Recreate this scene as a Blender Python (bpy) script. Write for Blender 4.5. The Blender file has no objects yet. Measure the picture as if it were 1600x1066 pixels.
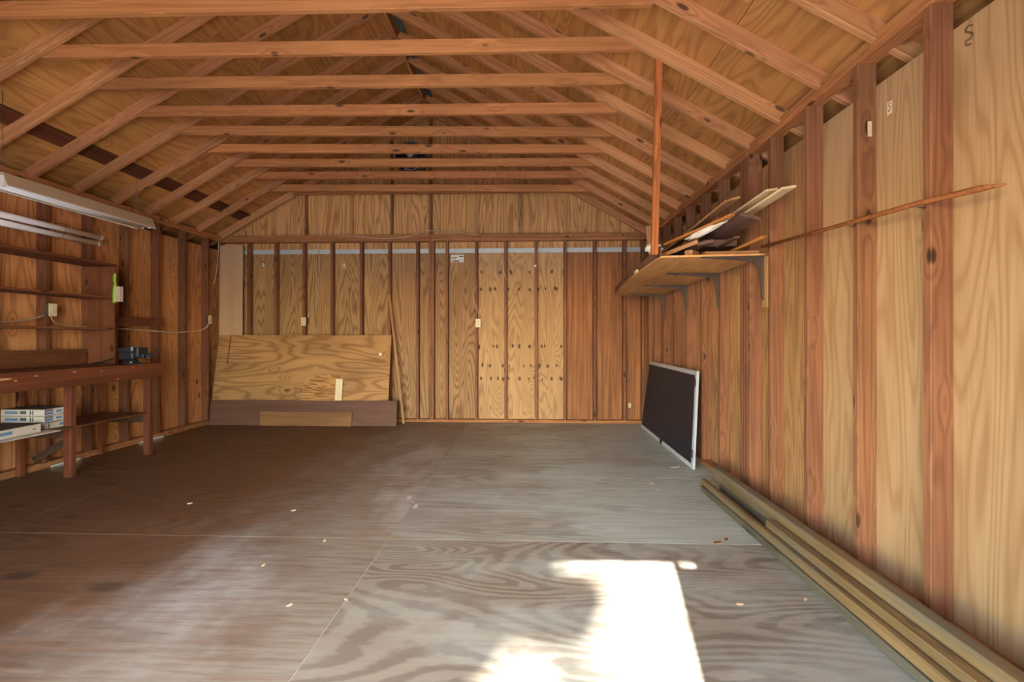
import bpy, bmesh, math, random
from mathutils import Vector, Matrix, noise as mnoise
random.seed(7)
SC = bpy.context.scene
COL = SC.collection
R = math.radians

# ------------------------------------------------------------------ camera
CAM_H = 1.177
cd = bpy.data.cameras.new('camera')
cd.sensor_width = 36.0
cd.lens = 714.0 / 1600.0 * 36.0
cd.shift_y = -5.5 / 1600.0
cd.clip_start = 0.05
cam = bpy.data.objects.new('camera', cd)
COL.objects.link(cam)
cam.location = (0, 0, CAM_H)
cam.rotation_euler = (R(90), 0, 0.0372)
SC.camera = cam

# ------------------------------------------------------------------ world, sun, exposure
SUN_DIR = Vector((0.187, 1.0, -0.661)).normalized()
w = bpy.data.worlds.new('sky')
SC.world = w
w.use_nodes = True
nt = w.node_tree
bg = nt.nodes['Background']
sky = nt.nodes.new('ShaderNodeTexSky')
sky.sky_type = 'NISHITA'
sky.sun_disc = False
sky.sun_elevation = math.asin(-SUN_DIR.z)
sky.sun_rotation = math.atan2(-SUN_DIR.x, -SUN_DIR.y)
sky.air_density = 1.3
sky.dust_density = 0.6
sky.ozone_density = 1.0
nt.links.new(sky.outputs[0], bg.inputs['Color'])
bg.inputs['Strength'].default_value = 1.7
sd = bpy.data.lights.new('sun', 'SUN')
sd.energy = 36.0
sd.angle = R(0.6)
sd.color = (1.0, 0.96, 0.9)
sun = bpy.data.objects.new('sun', sd)
COL.objects.link(sun)
sun.rotation_euler = SUN_DIR.to_track_quat('-Z', 'Y').to_euler()
sun.location = (-3, -12, 9)
# daylight coming in through the open garage door
ad = bpy.data.lights.new('doorway_daylight', 'AREA')
ad.shape = 'RECTANGLE'
ad.size = 2.3
ad.size_y = 2.0
ad.energy = 20.0
ad.color = (0.93, 0.97, 1.0)
al = bpy.data.objects.new('doorway_daylight', ad)
COL.objects.link(al)
al.location = (-1.05, -0.75, 1.05)
al.rotation_euler = (R(72), 0, 0)
SC.view_settings.view_transform = 'Standard'
SC.view_settings.look = 'None'
SC.view_settings.gamma = 1.0
SC.view_settings.use_curve_mapping = False
SC.view_settings.exposure = 0.72
SC.cycles.use_denoising = True
SC.cycles.max_bounces = 12
SC.cycles.diffuse_bounces = 8
SC.cycles.sample_clamp_indirect = 8.0

# ------------------------------------------------------------------ node material helpers
def lin(c):
    return tuple(((v / 255.0) / 12.92 if v / 255.0 <= 0.04045 else ((v / 255.0 + 0.055) / 1.055) ** 2.4) for v in c) + (1.0,)

class NT:
    def __init__(s, name):
        s.m = bpy.data.materials.new(name)
        s.m.use_nodes = True
        s.t = s.m.node_tree
        s.b = s.t.nodes['Principled BSDF']
    def n(s, typ, **kw):
        x = s.t.nodes.new(typ)
        for k, v in kw.items():
            setattr(x, k, v)
        return x
    def put(s, sock, v):
        if isinstance(v, bpy.types.NodeSocket):
            s.t.links.new(v, sock)
        elif v is not None:
            sock.default_value = v
    def math(s, op, a, b=None, c=None, clamp=False):
        x = s.n('ShaderNodeMath', operation=op)
        x.use_clamp = clamp
        s.put(x.inputs[0], a); s.put(x.inputs[1], b); s.put(x.inputs[2], c)
        return x.outputs[0]
    def mapr(s, v, a, b, c=0.0, d=1.0, smooth=False):
        x = s.n('ShaderNodeMapRange')
        if smooth: x.interpolation_type = 'SMOOTHSTEP'
        s.put(x.inputs[0], v)
        for i, q in enumerate((a, b, c, d)): x.inputs[1 + i].default_value = q
        return x.outputs[0]
    def mix(s, f, a, b, mode='MIX'):
        x = s.n('ShaderNodeMix', data_type='RGBA', blend_type=mode)
        s.put(x.inputs[0], f); s.put(x.inputs[6], a); s.put(x.inputs[7], b)
        return x.outputs[2]
    def vmul(s, v, sc):
        x = s.n('ShaderNodeVectorMath', operation='MULTIPLY')
        s.put(x.inputs[0], v); x.inputs[1].default_value = sc
        return x.outputs[0]
    def noise(s, v, scale=1.0, detail=2.0, rough=0.5, dist=0.0):
        x = s.n('ShaderNodeTexNoise')
        s.put(x.inputs['Vector'], v)
        x.inputs['Scale'].default_value = scale
        x.inputs['Detail'].default_value = detail
        x.inputs['Roughness'].default_value = rough
        x.inputs['Distortion'].default_value = dist
        return x.outputs[0]
    def voro(s, v, scale=1.0):
        x = s.n('ShaderNodeTexVoronoi')
        s.put(x.inputs['Vector'], v)
        x.inputs['Scale'].default_value = scale
        return x.outputs['Distance'], x.outputs['Color']
    def bump(s, h, strength=0.2, dist=0.003):
        x = s.n('ShaderNodeBump')
        x.inputs['Strength'].default_value = strength
        x.inputs['Distance'].default_value = dist
        s.put(x.inputs['Height'], h)
        s.put(s.b.inputs['Normal'], x.outputs[0])

def plain(name, rgb, rough=0.6, metal=0.0, var=0.06, scale=8.0, spec=0.5):
    q = NT(name)
    tc = q.n('ShaderNodeTexCoord').outputs['Object']
    nz = q.noise(tc, scale, 4.0, 0.6)
    f = q.mapr(nz, 0.3, 0.7, 1.0 - var, 1.0 + var)
    hs = q.n('ShaderNodeHueSaturation')
    hs.inputs['Color'].default_value = lin(rgb)
    q.put(hs.inputs['Value'], f)
    q.put(q.b.inputs['Base Color'], hs.outputs[0])
    q.b.inputs['Roughness'].default_value = rough
    q.b.inputs['Metallic'].default_value = metal
    q.b.inputs['Specular IOR Level'].default_value = spec
    q.bump(nz, 0.1, 0.001)
    return q.m

def wood(name, light, dark, ring=(0.5, 4.5, 4.5), rings=9.0, contrast=0.6, fiber=0.3, knot=None, var=0.12,
         rough=0.62, blotch=0.18, sharp=1.6, hue=0.004, extra=None, bumps=0.15):
    """grain runs along local X; each piece gets its own cut of the pattern"""
    q = NT(name)
    tc = q.n('ShaderNodeTexCoord').outputs['Object']
    rnd = q.n('ShaderNodeObjectInfo').outputs['Random']
    cx = q.n('ShaderNodeCombineXYZ')
    for i, k in enumerate((41.0, 67.0, 29.0)):
        q.put(cx.inputs[i], q.math('MULTIPLY', rnd, k))
    ad_ = q.n('ShaderNodeVectorMath', operation='ADD')
    q.put(ad_.inputs[0], tc); q.put(ad_.inputs[1], cx.outputs[0])
    p = ad_.outputs[0]
    field = q.noise(q.vmul(p, ring), 1.0, 2.0, 0.45, 0.35)
    # knots bend the growth rings around them
    kd = None
    if knot:
        ks, thr, keep = knot
        d, c = q.voro(q.vmul(p, ks), 1.0)
        sep = q.n('ShaderNodeSeparateColor'); q.put(sep.inputs[0], c)
        on = q.math('GREATER_THAN', sep.outputs[0], keep)
        bend = q.math('MULTIPLY', q.mapr(d, 0.0, thr * 3.2, 0.16, 0.0, True), on)
        field = q.math('ADD', field, bend)
        kd = q.math('MULTIPLY', q.mapr(d, thr * 0.55, thr, 1.0, 0.0, True), on)
    s = q.math('SINE', q.math('MULTIPLY', field, rings * 6.2832))
    s = q.math('POWER', q.mapr(s, -1, 1), sharp)
    col = q.mix(q.math('MULTIPLY', s, contrast), lin(light), lin(dark))
    fb = q.noise(q.vmul(p, (2.2, 95.0, 95.0)), 1.0, 3.0, 0.6)
    col = q.mix(fiber, col, q.mix(q.mapr(fb, 0.3, 0.7), lin(dark), (1, 1, 1, 1)), 'MULTIPLY')
    bl = q.noise(q.vmul(p, (0.9, 2.6, 2.6)), 1.0, 3.0, 0.6)
    hs = q.n('ShaderNodeHueSaturation')
    q.put(hs.inputs['Color'], col)
    wn = q.n('ShaderNodeTexWhiteNoise', noise_dimensions='1D'); q.put(wn.inputs['W'], q.math('MULTIPLY', rnd, 91.7))
    q.put(hs.inputs['Hue'], q.mapr(wn.outputs['Value'], 0, 1, 0.5 - hue, 0.5 + hue))
    v = q.math('MULTIPLY', q.mapr(rnd, 0, 1, 1 - var, 1 + var), q.mapr(bl, 0.3, 0.7, 1 - blotch, 1 + blotch))
    q.put(hs.inputs['Value'], v)
    col = hs.outputs[0]
    if kd is not None:
        col = q.mix(q.math('MULTIPLY', kd, 0.82), col, lin(tuple(x * 0.36 for x in dark)))
    if extra:
        col = extra(q, tc, col)
    q.put(q.b.inputs['Base Color'], col)
    q.b.inputs['Roughness'].default_value = rough
    q.b.inputs['Specular IOR Level'].default_value = 0.3
    q.bump(q.math('ADD', fb, q.math('MULTIPLY', s, 0.4)), bumps, 0.0015)
    return q.m

KN = ((3.4, 9.0, 9.0), 0.17, 0.30)
KNS = ((2.0, 4.5, 4.5), 0.10, 0.55)

def knot_rows(q, tc, col):
    """rows of knots that a rotary-cut sheet repeats across its width (local X is up, Z across)"""
    sp = q.n('ShaderNodeSeparateXYZ'); q.put(sp.inputs[0], tc)
    zz = sp.outputs[0]; xx = sp.outputs[2]
    tot = None
    for i, (z0, dens, off) in enumerate(((0.90, 6.5, 0.3), (0.655, 9.0, 4.7), (-0.145, 7.5, 9.1), (-0.415, 7.0, 13.9), (-0.595, 9.5, 21.3))):
        wob = q.noise(q.vmul(tc, (0.0, 0.0, 14.0)), 1.0, 1.0)
        dz = q.math('ADD', q.math('SUBTRACT', zz, z0), q.mapr(wob, 0.3, 0.7, -0.012, 0.012))
        v1 = q.n('ShaderNodeTexVoronoi', voronoi_dimensions='1D')
        q.put(v1.inputs['W'], q.math('ADD', xx, off)); v1.inputs['Scale'].default_value = dens
        v1.inputs['Randomness'].default_value = 1.7
        dx = q.math('DIVIDE', v1.outputs['Distance'], dens)
        d = q.math('SQRT', q.math('ADD', q.math('POWER', q.math('MULTIPLY', dx, 1.25), 2.0), q.math('POWER', q.math('MULTIPLY', dz, 0.72), 2.0)))
        k = q.mapr(q.math('ADD', d, q.mapr(q.noise(q.vmul(tc, (9, 9, 17)), 1.0, 1.0), 0.3, 0.7, -0.007, 0.012)), 0.014, 0.026, 1.0, 0.0, True)
        tot = k if tot is None else q.math('MAXIMUM', tot, k)
    return q.mix(q.math('MULTIPLY', tot, 0.86), col, lin((62, 30, 14)))

M = {}
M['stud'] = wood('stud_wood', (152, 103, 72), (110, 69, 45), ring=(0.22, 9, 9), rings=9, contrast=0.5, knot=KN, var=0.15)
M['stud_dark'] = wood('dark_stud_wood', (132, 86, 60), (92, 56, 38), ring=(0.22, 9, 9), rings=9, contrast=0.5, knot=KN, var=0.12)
M['gable'] = wood('gable_plywood', (222, 168, 112), (158, 110, 68), ring=(0.36, 3.4, 3.4), rings=18, contrast=0.7, fiber=0.25, knot=((0.9, 3.0, 3.0), 0.06, 0.5), var=0.07, blotch=0.12, sharp=2.2)
M['rafter'] = wood('rafter_wood', (206, 150, 104), (160, 106, 68), ring=(0.22, 9, 9), rings=9, contrast=0.5, knot=KN, var=0.12)
M['tie'] = wood('tie_wood', (194, 132, 84), (154, 96, 56), ring=(0.2, 9, 9), rings=8, contrast=0.45, knot=KN, var=0.1)
M['plate'] = wood('plate_wood', (190, 132, 84), (146, 92, 54), ring=(0.22, 9, 9), rings=9, contrast=0.5, knot=KN)
M['ply_pale'] = wood('pale_plywood', (190, 157, 114), (164, 124, 81), ring=(0.38, 3.2, 3.2), rings=17, contrast=0.6, fiber=0.22, knot=((0.9, 3.0, 3.0), 0.05, 0.6), var=0.05, blotch=0.1, sharp=2.4)
M['ply_back'] = wood('back_plywood', (184, 144, 99), (128, 90, 57), ring=(0.34, 3.4, 3.4), rings=28, contrast=0.75, fiber=0.25, knot=((0.9, 3.0, 3.0), 0.06, 0.5), var=0.07, blotch=0.12, sharp=2.4)
M['ply_knotty'] = wood('knotty_plywood', (202, 164, 117), (152, 112, 73), ring=(0.55, 3.4, 3.4), rings=26, contrast=0.6, fiber=0.2, var=0.02, blotch=0.08, sharp=2.2, extra=knot_rows)
M['ply_red'] = wood('red_board', (176, 122, 78), (122, 76, 46), ring=(0.16, 9, 9), rings=10, contrast=0.55, fiber=0.45, knot=((0.9, 4.0, 4.0), 0.06, 0.5), var=0.06, blotch=0.2)
M['ply_left'] = wood('left_plywood', (216, 156, 100), (152, 100, 58), ring=(0.36, 3.4, 3.4), rings=18, contrast=0.6, fiber=0.25, knot=((2.2, 4.6, 4.6), 0.11, 0.35), var=0.08, blotch=0.14, sharp=2.2)
M['ply_right_old'] = wood('right_wall_plywood', (190, 146, 100), (142, 98, 63), ring=(0.35, 5, 5), rings=16, contrast=0.6, fiber=0.28, knot=((1.2, 4, 4), 0.07, 0.5), var=0.08)
M['roof'] = wood('roof_plywood', (198, 144, 84), (150, 98, 52), ring=(0.45, 2.8, 2.8), rings=16, contrast=0.5, fiber=0.25, knot=((1.6, 3.6, 3.6), 0.10, 0.5), var=0.1, blotch=0.2, sharp=2.2)
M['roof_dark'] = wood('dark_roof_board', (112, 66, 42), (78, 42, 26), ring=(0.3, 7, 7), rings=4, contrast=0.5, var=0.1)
M['lean_ply'] = wood('leaning_plywood', (188, 143, 93), (132, 91, 54), ring=(0.5, 2.8, 2.8), rings=13, contrast=0.65, fiber=0.2, knot=((2.4, 5.0, 5.0), 0.115, 0.35), var=0.02, blotch=0.18, sharp=2.4)
M['fir_scrap'] = wood('fir_scrap', (206, 156, 96), (136, 88, 46), ring=(1.6, 14, 14), rings=7, contrast=0.9, fiber=0.15, var=0.03)
M['birch'] = wood('pale_board', (206, 170, 136), (190, 150, 116), ring=(0.2, 5, 5), rings=3, contrast=0.4, fiber=0.12, var=0.02, blotch=0.05)
M['brownboard'] = wood('brown_board', (116, 82, 66), (92, 62, 50), ring=(0.4, 4, 4), rings=4, contrast=0.4, fiber=0.2, var=0.03)
M['tanboard'] = wood('tan_strip', (146, 104, 66), (116, 78, 48), ring=(0.4, 4, 4), rings=4, contrast=0.4, fiber=0.2, var=0.03)
M['white_strip'] = wood('whitewood', (232, 216, 178), (216, 196, 154), ring=(0.3, 6, 6), rings=3, contrast=0.3, fiber=0.08, var=0.02)
M['bench'] = wood('bench_wood', (128, 72, 46), (88, 46, 28), ring=(0.25, 8, 8), rings=5, contrast=0.5, knot=((2.0, 7, 7), 0.13, 0.6), var=0.1)
M['bench_top'] = wood('bench_top_wood', (126, 80, 48), (92, 54, 32), ring=(0.3, 5, 5), rings=5, contrast=0.4, var=0.1)
M['shelfwood'] = wood('shelf_wood', (136, 84, 56), (98, 56, 36), ring=(0.25, 8, 8), rings=5, contrast=0.45, knot=KN, var=0.1)
M['shelf_ply'] = wood('shelf_plywood', (222, 168, 112), (184, 126, 76), ring=(0.5, 4, 4), rings=9, contrast=0.5, fiber=0.15, knot=KNS, var=0.03)
M['post'] = wood('post_wood', (190, 112, 62), (140, 70, 36), ring=(0.5, 14, 14), rings=6, contrast=0.6, knot=KN, var=0.05)
M['treated'] = wood('treated_lumber', (156, 126, 84), (108, 90, 62), ring=(0.2, 9, 9), rings=5, contrast=0.6, fiber=0.35, knot=((1.6, 9, 9), 0.13, 0.5), var=0.1, blotch=0.25,
                    extra=lambda q, tc, col: q.mix(q.mapr(q.noise(q.vmul(q.n('ShaderNodeNewGeometry').outputs['Position'], (9, 1.3, 9)), 1.0, 3.0), 0.42, 0.62, 0.0, 0.75), col, lin((116, 114, 98))))
M['treated_old'] = wood('weathered_lumber', (112, 106, 88), (86, 80, 66), ring=(0.2, 9, 9), rings=5, contrast=0.5, fiber=0.4, knot=KN, var=0.05, blotch=0.2)
M['dark_scrap'] = wood('dark_scrap', (88, 62, 48), (56, 38, 30), ring=(0.3, 7, 7), rings=5, contrast=0.5, var=0.2)
M['mauve_scrap'] = wood('stained_scrap', (132, 100, 86), (92, 66, 56), ring=(0.3, 7, 7), rings=5, contrast=0.4, var=0.1)
M['cream_trim'] = wood('cream_trim', (236, 214, 172), (220, 194, 150), ring=(0.2, 6, 6), rings=3, contrast=0.3, fiber=0.08, var=0.03)
M['tan_scrap'] = wood('tan_scrap', (196, 150, 104), (156, 110, 70), ring=(0.3, 7, 7), rings=5, contrast=0.5, var=0.08)
M['orange_stick'] = wood('orange_stick', (208, 142, 78), (170, 106, 52), ring=(0.3, 7, 7), rings=5, contrast=0.5, var=0.05)
M['thin_stick'] = wood('thin_stick', (176, 112, 66), (130, 76, 42), ring=(0.3, 12, 12), rings=5, contrast=0.5, var=0.05)
M['flash'] = plain('galvanised_flashing', (196, 208, 212), 0.5, 0.2, 0.12)
M['steel'] = plain('bracket_steel', (112, 100, 92), 0.42, 0.7, 0.1)
M['alu'] = plain('aluminium_frame', (204, 214, 224), 0.45, 0.3, 0.06)
M['black_panel'] = plain('black_panel_sheet', (22, 30, 46), 0.55, 0.0, 0.25, 3.0)
M['black'] = plain('black_plastic', (22, 22, 24), 0.5)
M['iron'] = plain('cast_iron', (48, 50, 56), 0.42, 0.3, 0.2, 14.0)
M['bright_steel'] = plain('worn_steel', (190, 190, 190), 0.25, 0.9)
M['white'] = plain('white_enamel', (226, 224, 220), 0.4, 0.0, 0.03)
M['tube'] = plain('lamp_glass', (240, 240, 244), 0.2, 0.0, 0.02)
M['beige'] = plain('fixture_enamel', (186, 164, 134), 0.45, 0.0, 0.05)
M['ivory'] = plain('ivory_plastic', (222, 208, 170), 0.4, 0.0, 0.03)
M['cable'] = plain('cable_sheath', (206, 188, 164), 0.5, 0.0, 0.06)
M['boxgrey'] = plain('outlet_box_steel', (90, 88, 86), 0.5, 0.5)
M['paper'] = plain('paper_label', (232, 228, 220), 0.7, 0.0, 0.04)
M['ink'] = plain('ink', (46, 44, 46), 0.7)
M['blue_ink'] = plain('blue_print', (110, 140, 172), 0.7)
M['carton'] = plain('white_carton', (212, 200, 182), 0.75, 0.0, 0.1, 6.0)
M['carton_top'] = plain('carton_top', (96, 78, 64), 0.8, 0.0, 0.15, 6.0)
M['green'] = plain('green_plastic', (132, 176, 22), 0.4)
M['bristle'] = plain('pale_bristle', (206, 192, 180), 0.8, 0.0, 0.15, 60.0)
M['bag'] = plain('white_plastic', (228, 224, 214), 0.45, 0.0, 0.05)
M['fan_grey'] = plain('fan_grey_metal', (112, 116, 118), 0.45, 0.5)
M['vent'] = plain('ridge_vent_grey', (86, 94, 100), 0.7, 0.0, 0.25, 10.0)
M['leaf_dry'] = plain('dry_leaf', (150, 100, 58), 0.7, 0.0, 0.2, 30.0)
M['foliage'] = plain('green_foliage', (70, 96, 44), 0.6, 0.0, 0.2)
M['bark'] = plain('bark', (84, 66, 50), 0.85, 0.0, 0.25, 12.0)
M['paint_spot'] = plain('paint_smudge', (206, 204, 200), 0.7)
M['filler'] = plain('filler_patch', (158, 146, 116), 0.75, 0.0, 0.2, 30.0)
M['gravel'] = plain('driveway_concrete', (190, 182, 172), 0.9, 0.0, 0.15, 3.0)
M['siding'] = plain('outside_siding', (150, 140, 120), 0.8)

def floor_mat(name, light, dark, ring, rings, contrast, kind):
    q = NT(name)
    pos = q.n('ShaderNodeNewGeometry').outputs['Position']
    tc = q.n('ShaderNodeTexCoord').outputs['Object']
    rnd = q.n('ShaderNodeObjectInfo').outputs['Random']
    cx = q.n('ShaderNodeCombineXYZ'); q.put(cx.inputs[2], q.math('MULTIPLY', rnd, 23.0))
    a = q.n('ShaderNodeVectorMath', operation='ADD'); q.put(a.inputs[0], tc); q.put(a.inputs[1], cx.outputs[0])
    p = a.outputs[0]
    f = q.noise(q.vmul(p, ring), 1.0, 1.0, 0.5, 0.6)
    f = q.math('ADD', f, q.math('MULTIPLY', q.noise(q.vmul(p, (9.0, 26.0, 1.0)), 1.0, 3.0, 0.6), 0.022))
    s = q.mapr(q.math('SINE', q.math('MULTIPLY', f, rings * 6.2832)), -1, 1)
    s = q.mapr(s, 0.25, 0.85, 0.0, 1.0, True)
    patch = q.mapr(q.noise(q.vmul(pos, (0.9, 1.1, 1.0)), 1.0, 3.0, 0.55), 0.35, 0.65, 0.4, 1.1)
    col = q.mix(q.math('MULTIPLY', q.math('MULTIPLY', s, patch), contrast, clamp=True), lin(light), lin(dark))
    st = q.noise(q.vmul(p, (1.6, 46.0, 46.0)), 1.0, 5.0, 0.68)
    col = q.mix(0.42, col, q.mix(q.mapr(st, 0.34, 0.66), lin(tuple(v * 0.7 for v in dark)), (1, 1, 1, 1)), 'MULTIPLY')
    wear = q.mapr(q.noise(q.vmul(pos, (1.1, 2.0, 1.0)), 1.0, 5.0, 0.65), 0.38, 0.62, 0.0, 1.0, True)
    if kind == 'left':
        # varnish worn grey and dusty towards the middle of the room, dark marks left in the brown part
        sp = q.n('ShaderNodeSeparateXYZ'); q.put(sp.inputs[0], pos)
        nx = q.mapr(q.noise(q.vmul(pos, (1.6, 1.2, 1.0)), 1.0, 5.0, 0.65), 0.3, 0.7, -0.55, 0.55)
        gx = q.mapr(q.math('ADD', sp.outputs[0], nx), -2.35, -0.95, 0.0, 1.0, True)
        fine = q.mapr(q.noise(q.vmul(pos, (3.2, 34.0, 1.0)), 1.0, 5.0, 0.68), 0.32, 0.62, 0.35, 1.0)
        col = q.mix(q.math('MULTIPLY', q.math('MULTIPLY', gx, fine), 0.9, clamp=True), col, lin((158, 148, 134)))
        dust = q.mapr(q.noise(q.vmul(pos, (1.5, 0.8, 1.0)), 1.0, 3.0, 0.55), 0.5, 0.66, 0.0, 0.7, True)
        col = q.mix(q.math('MULTIPLY', q.math('MULTIPLY', dust, gx), fine, clamp=True), col, lin((196, 192, 186)))
        d, c = q.voro(q.vmul(pos, (1.7, 3.6, 1.0)), 1.0)
        sc_ = q.n('ShaderNodeSeparateColor'); q.put(sc_.inputs[0], c)
        k = q.math('MULTIPLY', q.mapr(d, 0.07, 0.2, 1.0, 0.0, True), q.math('GREATER_THAN', sc_.outputs[0], 0.6))
        k = q.math('MULTIPLY', k, q.math('SUBTRACT', 1.0, gx, clamp=True))
        col = q.mix(q.math('MULTIPLY', k, 0.62), col, lin((46, 36, 30)))
    else:
        col = q.mix(q.math('MULTIPLY', wear, 0.5), col, lin((188, 196, 186)))
        sp = q.n('ShaderNodeSeparateXYZ'); q.put(sp.inputs[0], pos)
        gs = q.mapr(q.math('ADD', sp.outputs[0], q.mapr(wear, 0, 1, -0.4, 0.4)), -0.9, 0.9, 0.75, 0.0, True)
        col = q.mix(gs, col, q.mix(q.math('MULTIPLY', s, 0.6), lin((150, 136, 120)), lin((104, 88, 74))))
        br = q.mapr(q.noise(q.vmul(pos, (0.7, 1.3, 1.0)), 1.0, 4.0, 0.6), 0.5, 0.68, 0.0, 0.5, True)
        col = q.mix(br, col, lin((142, 130, 112)))
    q.put(q.b.inputs['Base Color'], col)
    q.put(q.b.inputs['Roughness'], q.mapr(st, 0.3, 0.7, 0.42, 0.6))
    q.b.inputs['Specular IOR Level'].default_value = 0.4
    q.bump(q.math('ADD', st, q.math('MULTIPLY', s, 0.3)), 0.12, 0.001)
    return q.m
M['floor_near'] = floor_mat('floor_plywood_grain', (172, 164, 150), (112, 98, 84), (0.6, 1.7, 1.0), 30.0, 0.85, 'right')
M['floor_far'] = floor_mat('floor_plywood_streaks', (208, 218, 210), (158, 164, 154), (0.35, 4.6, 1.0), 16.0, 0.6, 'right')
M['floor_left'] = floor_mat('floor_plywood_brown', (128, 90, 62), (86, 58, 40), (0.35, 2.6, 1.0), 20.0, 0.55, 'left')
M['seam'] = plain('seam_dust', (186, 178, 164), 0.8, 0.0, 0.15, 20.0)

# ------------------------------------------------------------------ mesh helpers
def mesh_obj(name, verts, faces, mat, parent=None, mw=None, smooth=False):
    me = bpy.data.meshes.new(name)
    me.from_pydata(verts, [], faces)
    me.update()
    if smooth:
        for p in me.polygons: p.use_smooth = True
    me.materials.append(M[mat] if isinstance(mat, str) else mat)
    o = bpy.data.objects.new(name, me)
    COL.objects.link(o)
    if mw is not None: o.matrix_world = mw
    if parent is not None:
        o.parent = parent
        if mw is not None:
            o.matrix_parent_inverse = parent_world(parent).inverted()
    return o

def parent_world(p):
    m = p.matrix_basis.copy()
    q = p
    while q.parent:
        m = q.parent.matrix_basis @ q.matrix_parent_inverse @ m
        q = q.parent
    return m

def new_mesh(name, verts, faces, mat):
    me = bpy.data.meshes.new(name)
    me.from_pydata(verts, [], faces); me.update()
    me.materials.append(M[mat] if isinstance(mat, str) else mat)
    return me

_cb = {}
def cbox_data(L, W, T, c):
    """box with chamfered edges, local X long"""
    c = min(c, L * .3, W * .3, T * .3)
    V = []; idx = {}
    h = (L / 2, W / 2, T / 2)
    for sx in (-1, 1):
        for sy in (-1, 1):
            for sz in (-1, 1):
                s = (sx, sy, sz)
                for ax in range(3):
                    v = [s[i] * (h[i] if i == ax else h[i] - c) for i in range(3)]
                    idx[(s, ax)] = len(V); V.append(tuple(v))
    F = []
    for ax in range(3):
        u, w_ = (ax + 1) % 3, (ax + 2) % 3
        for sg in (-1, 1):
            q = []
            for a, b in ((-1, -1), (1, -1), (1, 1), (-1, 1)):
                s = [0, 0, 0]; s[ax] = sg; s[u] = a; s[w_] = b
                q.append(idx[(tuple(s), ax)])
            F.append(q if sg > 0 else q[::-1])
    for ax in range(3):
        u, w_ = (ax + 1) % 3, (ax + 2) % 3
        for a in (-1, 1):
            for b in (-1, 1):
                s0 = [0, 0, 0]; s1 = [0, 0, 0]
                s0[ax], s1[ax] = -1, 1
                for s in (s0, s1): s[u] = a; s[w_] = b
                s0, s1 = tuple(s0), tuple(s1)
                q = [idx[(s0, u)], idx[(s1, u)], idx[(s1, w_)], idx[(s0, w_)]]
                F.append(q if a * b < 0 else q[::-1])
    for sx in (-1, 1):
        for sy in (-1, 1):
            for sz in (-1, 1):
                s = (sx, sy, sz)
                q = [idx[(s, 0)], idx[(s, 1)], idx[(s, 2)]]
                F.append(q if sx * sy * sz > 0 else q[::-1])
    return V, F

def cbox_mesh(name, L, W, T, mat, c=0.002):
    key = (name, round(L, 4), round(W, 4), round(T, 4), mat, c)
    if key not in _cb:
        V, F = cbox_data(L, W, T, c)
        _cb[key] = new_mesh(name, V, F, mat)
    return _cb[key]

AX = {'X': Matrix.Identity(3),
      'Y': Matrix(((0, -1, 0), (1, 0, 0), (0, 0, 1))),
      'Z': Matrix(((0, 0, -1), (0, 1, 0), (1, 0, 0)))}

def link(name, me, mw, parent):
    o = bpy.data.objects.new(name, me)
    COL.objects.link(o)
    if parent is not None:
        o.parent = parent
        o.matrix_basis = parent_world(parent).inverted() @ mw
    else:
        o.matrix_basis = mw
    return o

def box(name, x, y, z, mat, parent=None, axis='X', c=0.002):
    d = (x[1] - x[0], y[1] - y[0], z[1] - z[0])
    if axis == 'X': L, W, T = d
    elif axis == 'Y': L, W, T = d[1], d[0], d[2]
    else: L, W, T = d[2], d[1], d[0]
    me = cbox_mesh(name, L, W, T, mat, c)
    mw = Matrix.Translation(((x[0] + x[1]) / 2, (y[0] + y[1]) / 2, (z[0] + z[1]) / 2)) @ AX[axis].to_4x4()
    return link(name, me, mw, parent)

def beam(name, p0, p1, w_, t, mat, parent=None, up=(0, 0, 1), c=0.002):
    p0, p1 = Vector(p0), Vector(p1)
    X = (p1 - p0); L = X.length; X.normalize()
    up = Vector(up)
    Z = (up - X * up.dot(X)).normalized()
    Y = Z.cross(X)
    mw = Matrix((X, Y, Z)).transposed().to_4x4()
    mw.translation = (p0 + p1) / 2
    return link(name, cbox_mesh(name, L, w_, t, mat, c), mw, parent)

def prism_xz(name, pts, y0, y1, mat, parent=None):
    """upright sheet cut to a polygon in X-Z; grain upright"""
    cx = sum(p[0] for p in pts) / len(pts); cz = sum(p[1] for p in pts) / len(pts); cy = (y0 + y1) / 2
    n = len(pts); hy = (y1 - y0) / 2
    V = [(z - cz, -hy, -(x - cx)) for x, z in pts] + [(z - cz, hy, -(x - cx)) for x, z in pts]
    F = [list(range(n)), list(range(2 * n - 1, n - 1, -1))] + [[i, i + n, (i + 1) % n + n, (i + 1) % n] for i in range(n)]
    me = new_mesh(name, V, F, mat)
    bm = bmesh.new(); bm.from_mesh(me); bmesh.ops.recalc_face_normals(bm, faces=bm.faces); bm.to_mesh(me); bm.free()
    return link(name, me, Matrix.Translation((cx, cy, cz)) @ AX['Z'].to_4x4(), parent)

def tube_data(pts, r, n=8, cap=True):
    P = [Vector(p) for p in pts]
    V = []; F = []
    up = Vector((0.13, 0.2, 0.97))
    for i, p in enumerate(P):
        t = (P[min(i + 1, len(P) - 1)] - P[max(i - 1, 0)]).normalized()
        a = t.cross(up)
        if a.length < 0.05: a = t.cross(Vector((1, 0, 0)))
        a.normalize(); b = t.cross(a)
        rr = r[i] if isinstance(r, (list, tuple)) else r
        for k in range(n):
            an = 2 * math.pi * k / n
            V.append(tuple(p + a * math.cos(an) * rr + b * math.sin(an) * rr))
    for i in range(len(P) - 1):
        for k in range(n):
            F.append([i * n + k, i * n + (k + 1) % n, (i + 1) * n + (k + 1) % n, (i + 1) * n + k])
    if cap:
        F.append(list(range(n))[::-1]); F.append([(len(P) - 1) * n + k for k in range(n)])
    return V, F

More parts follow.
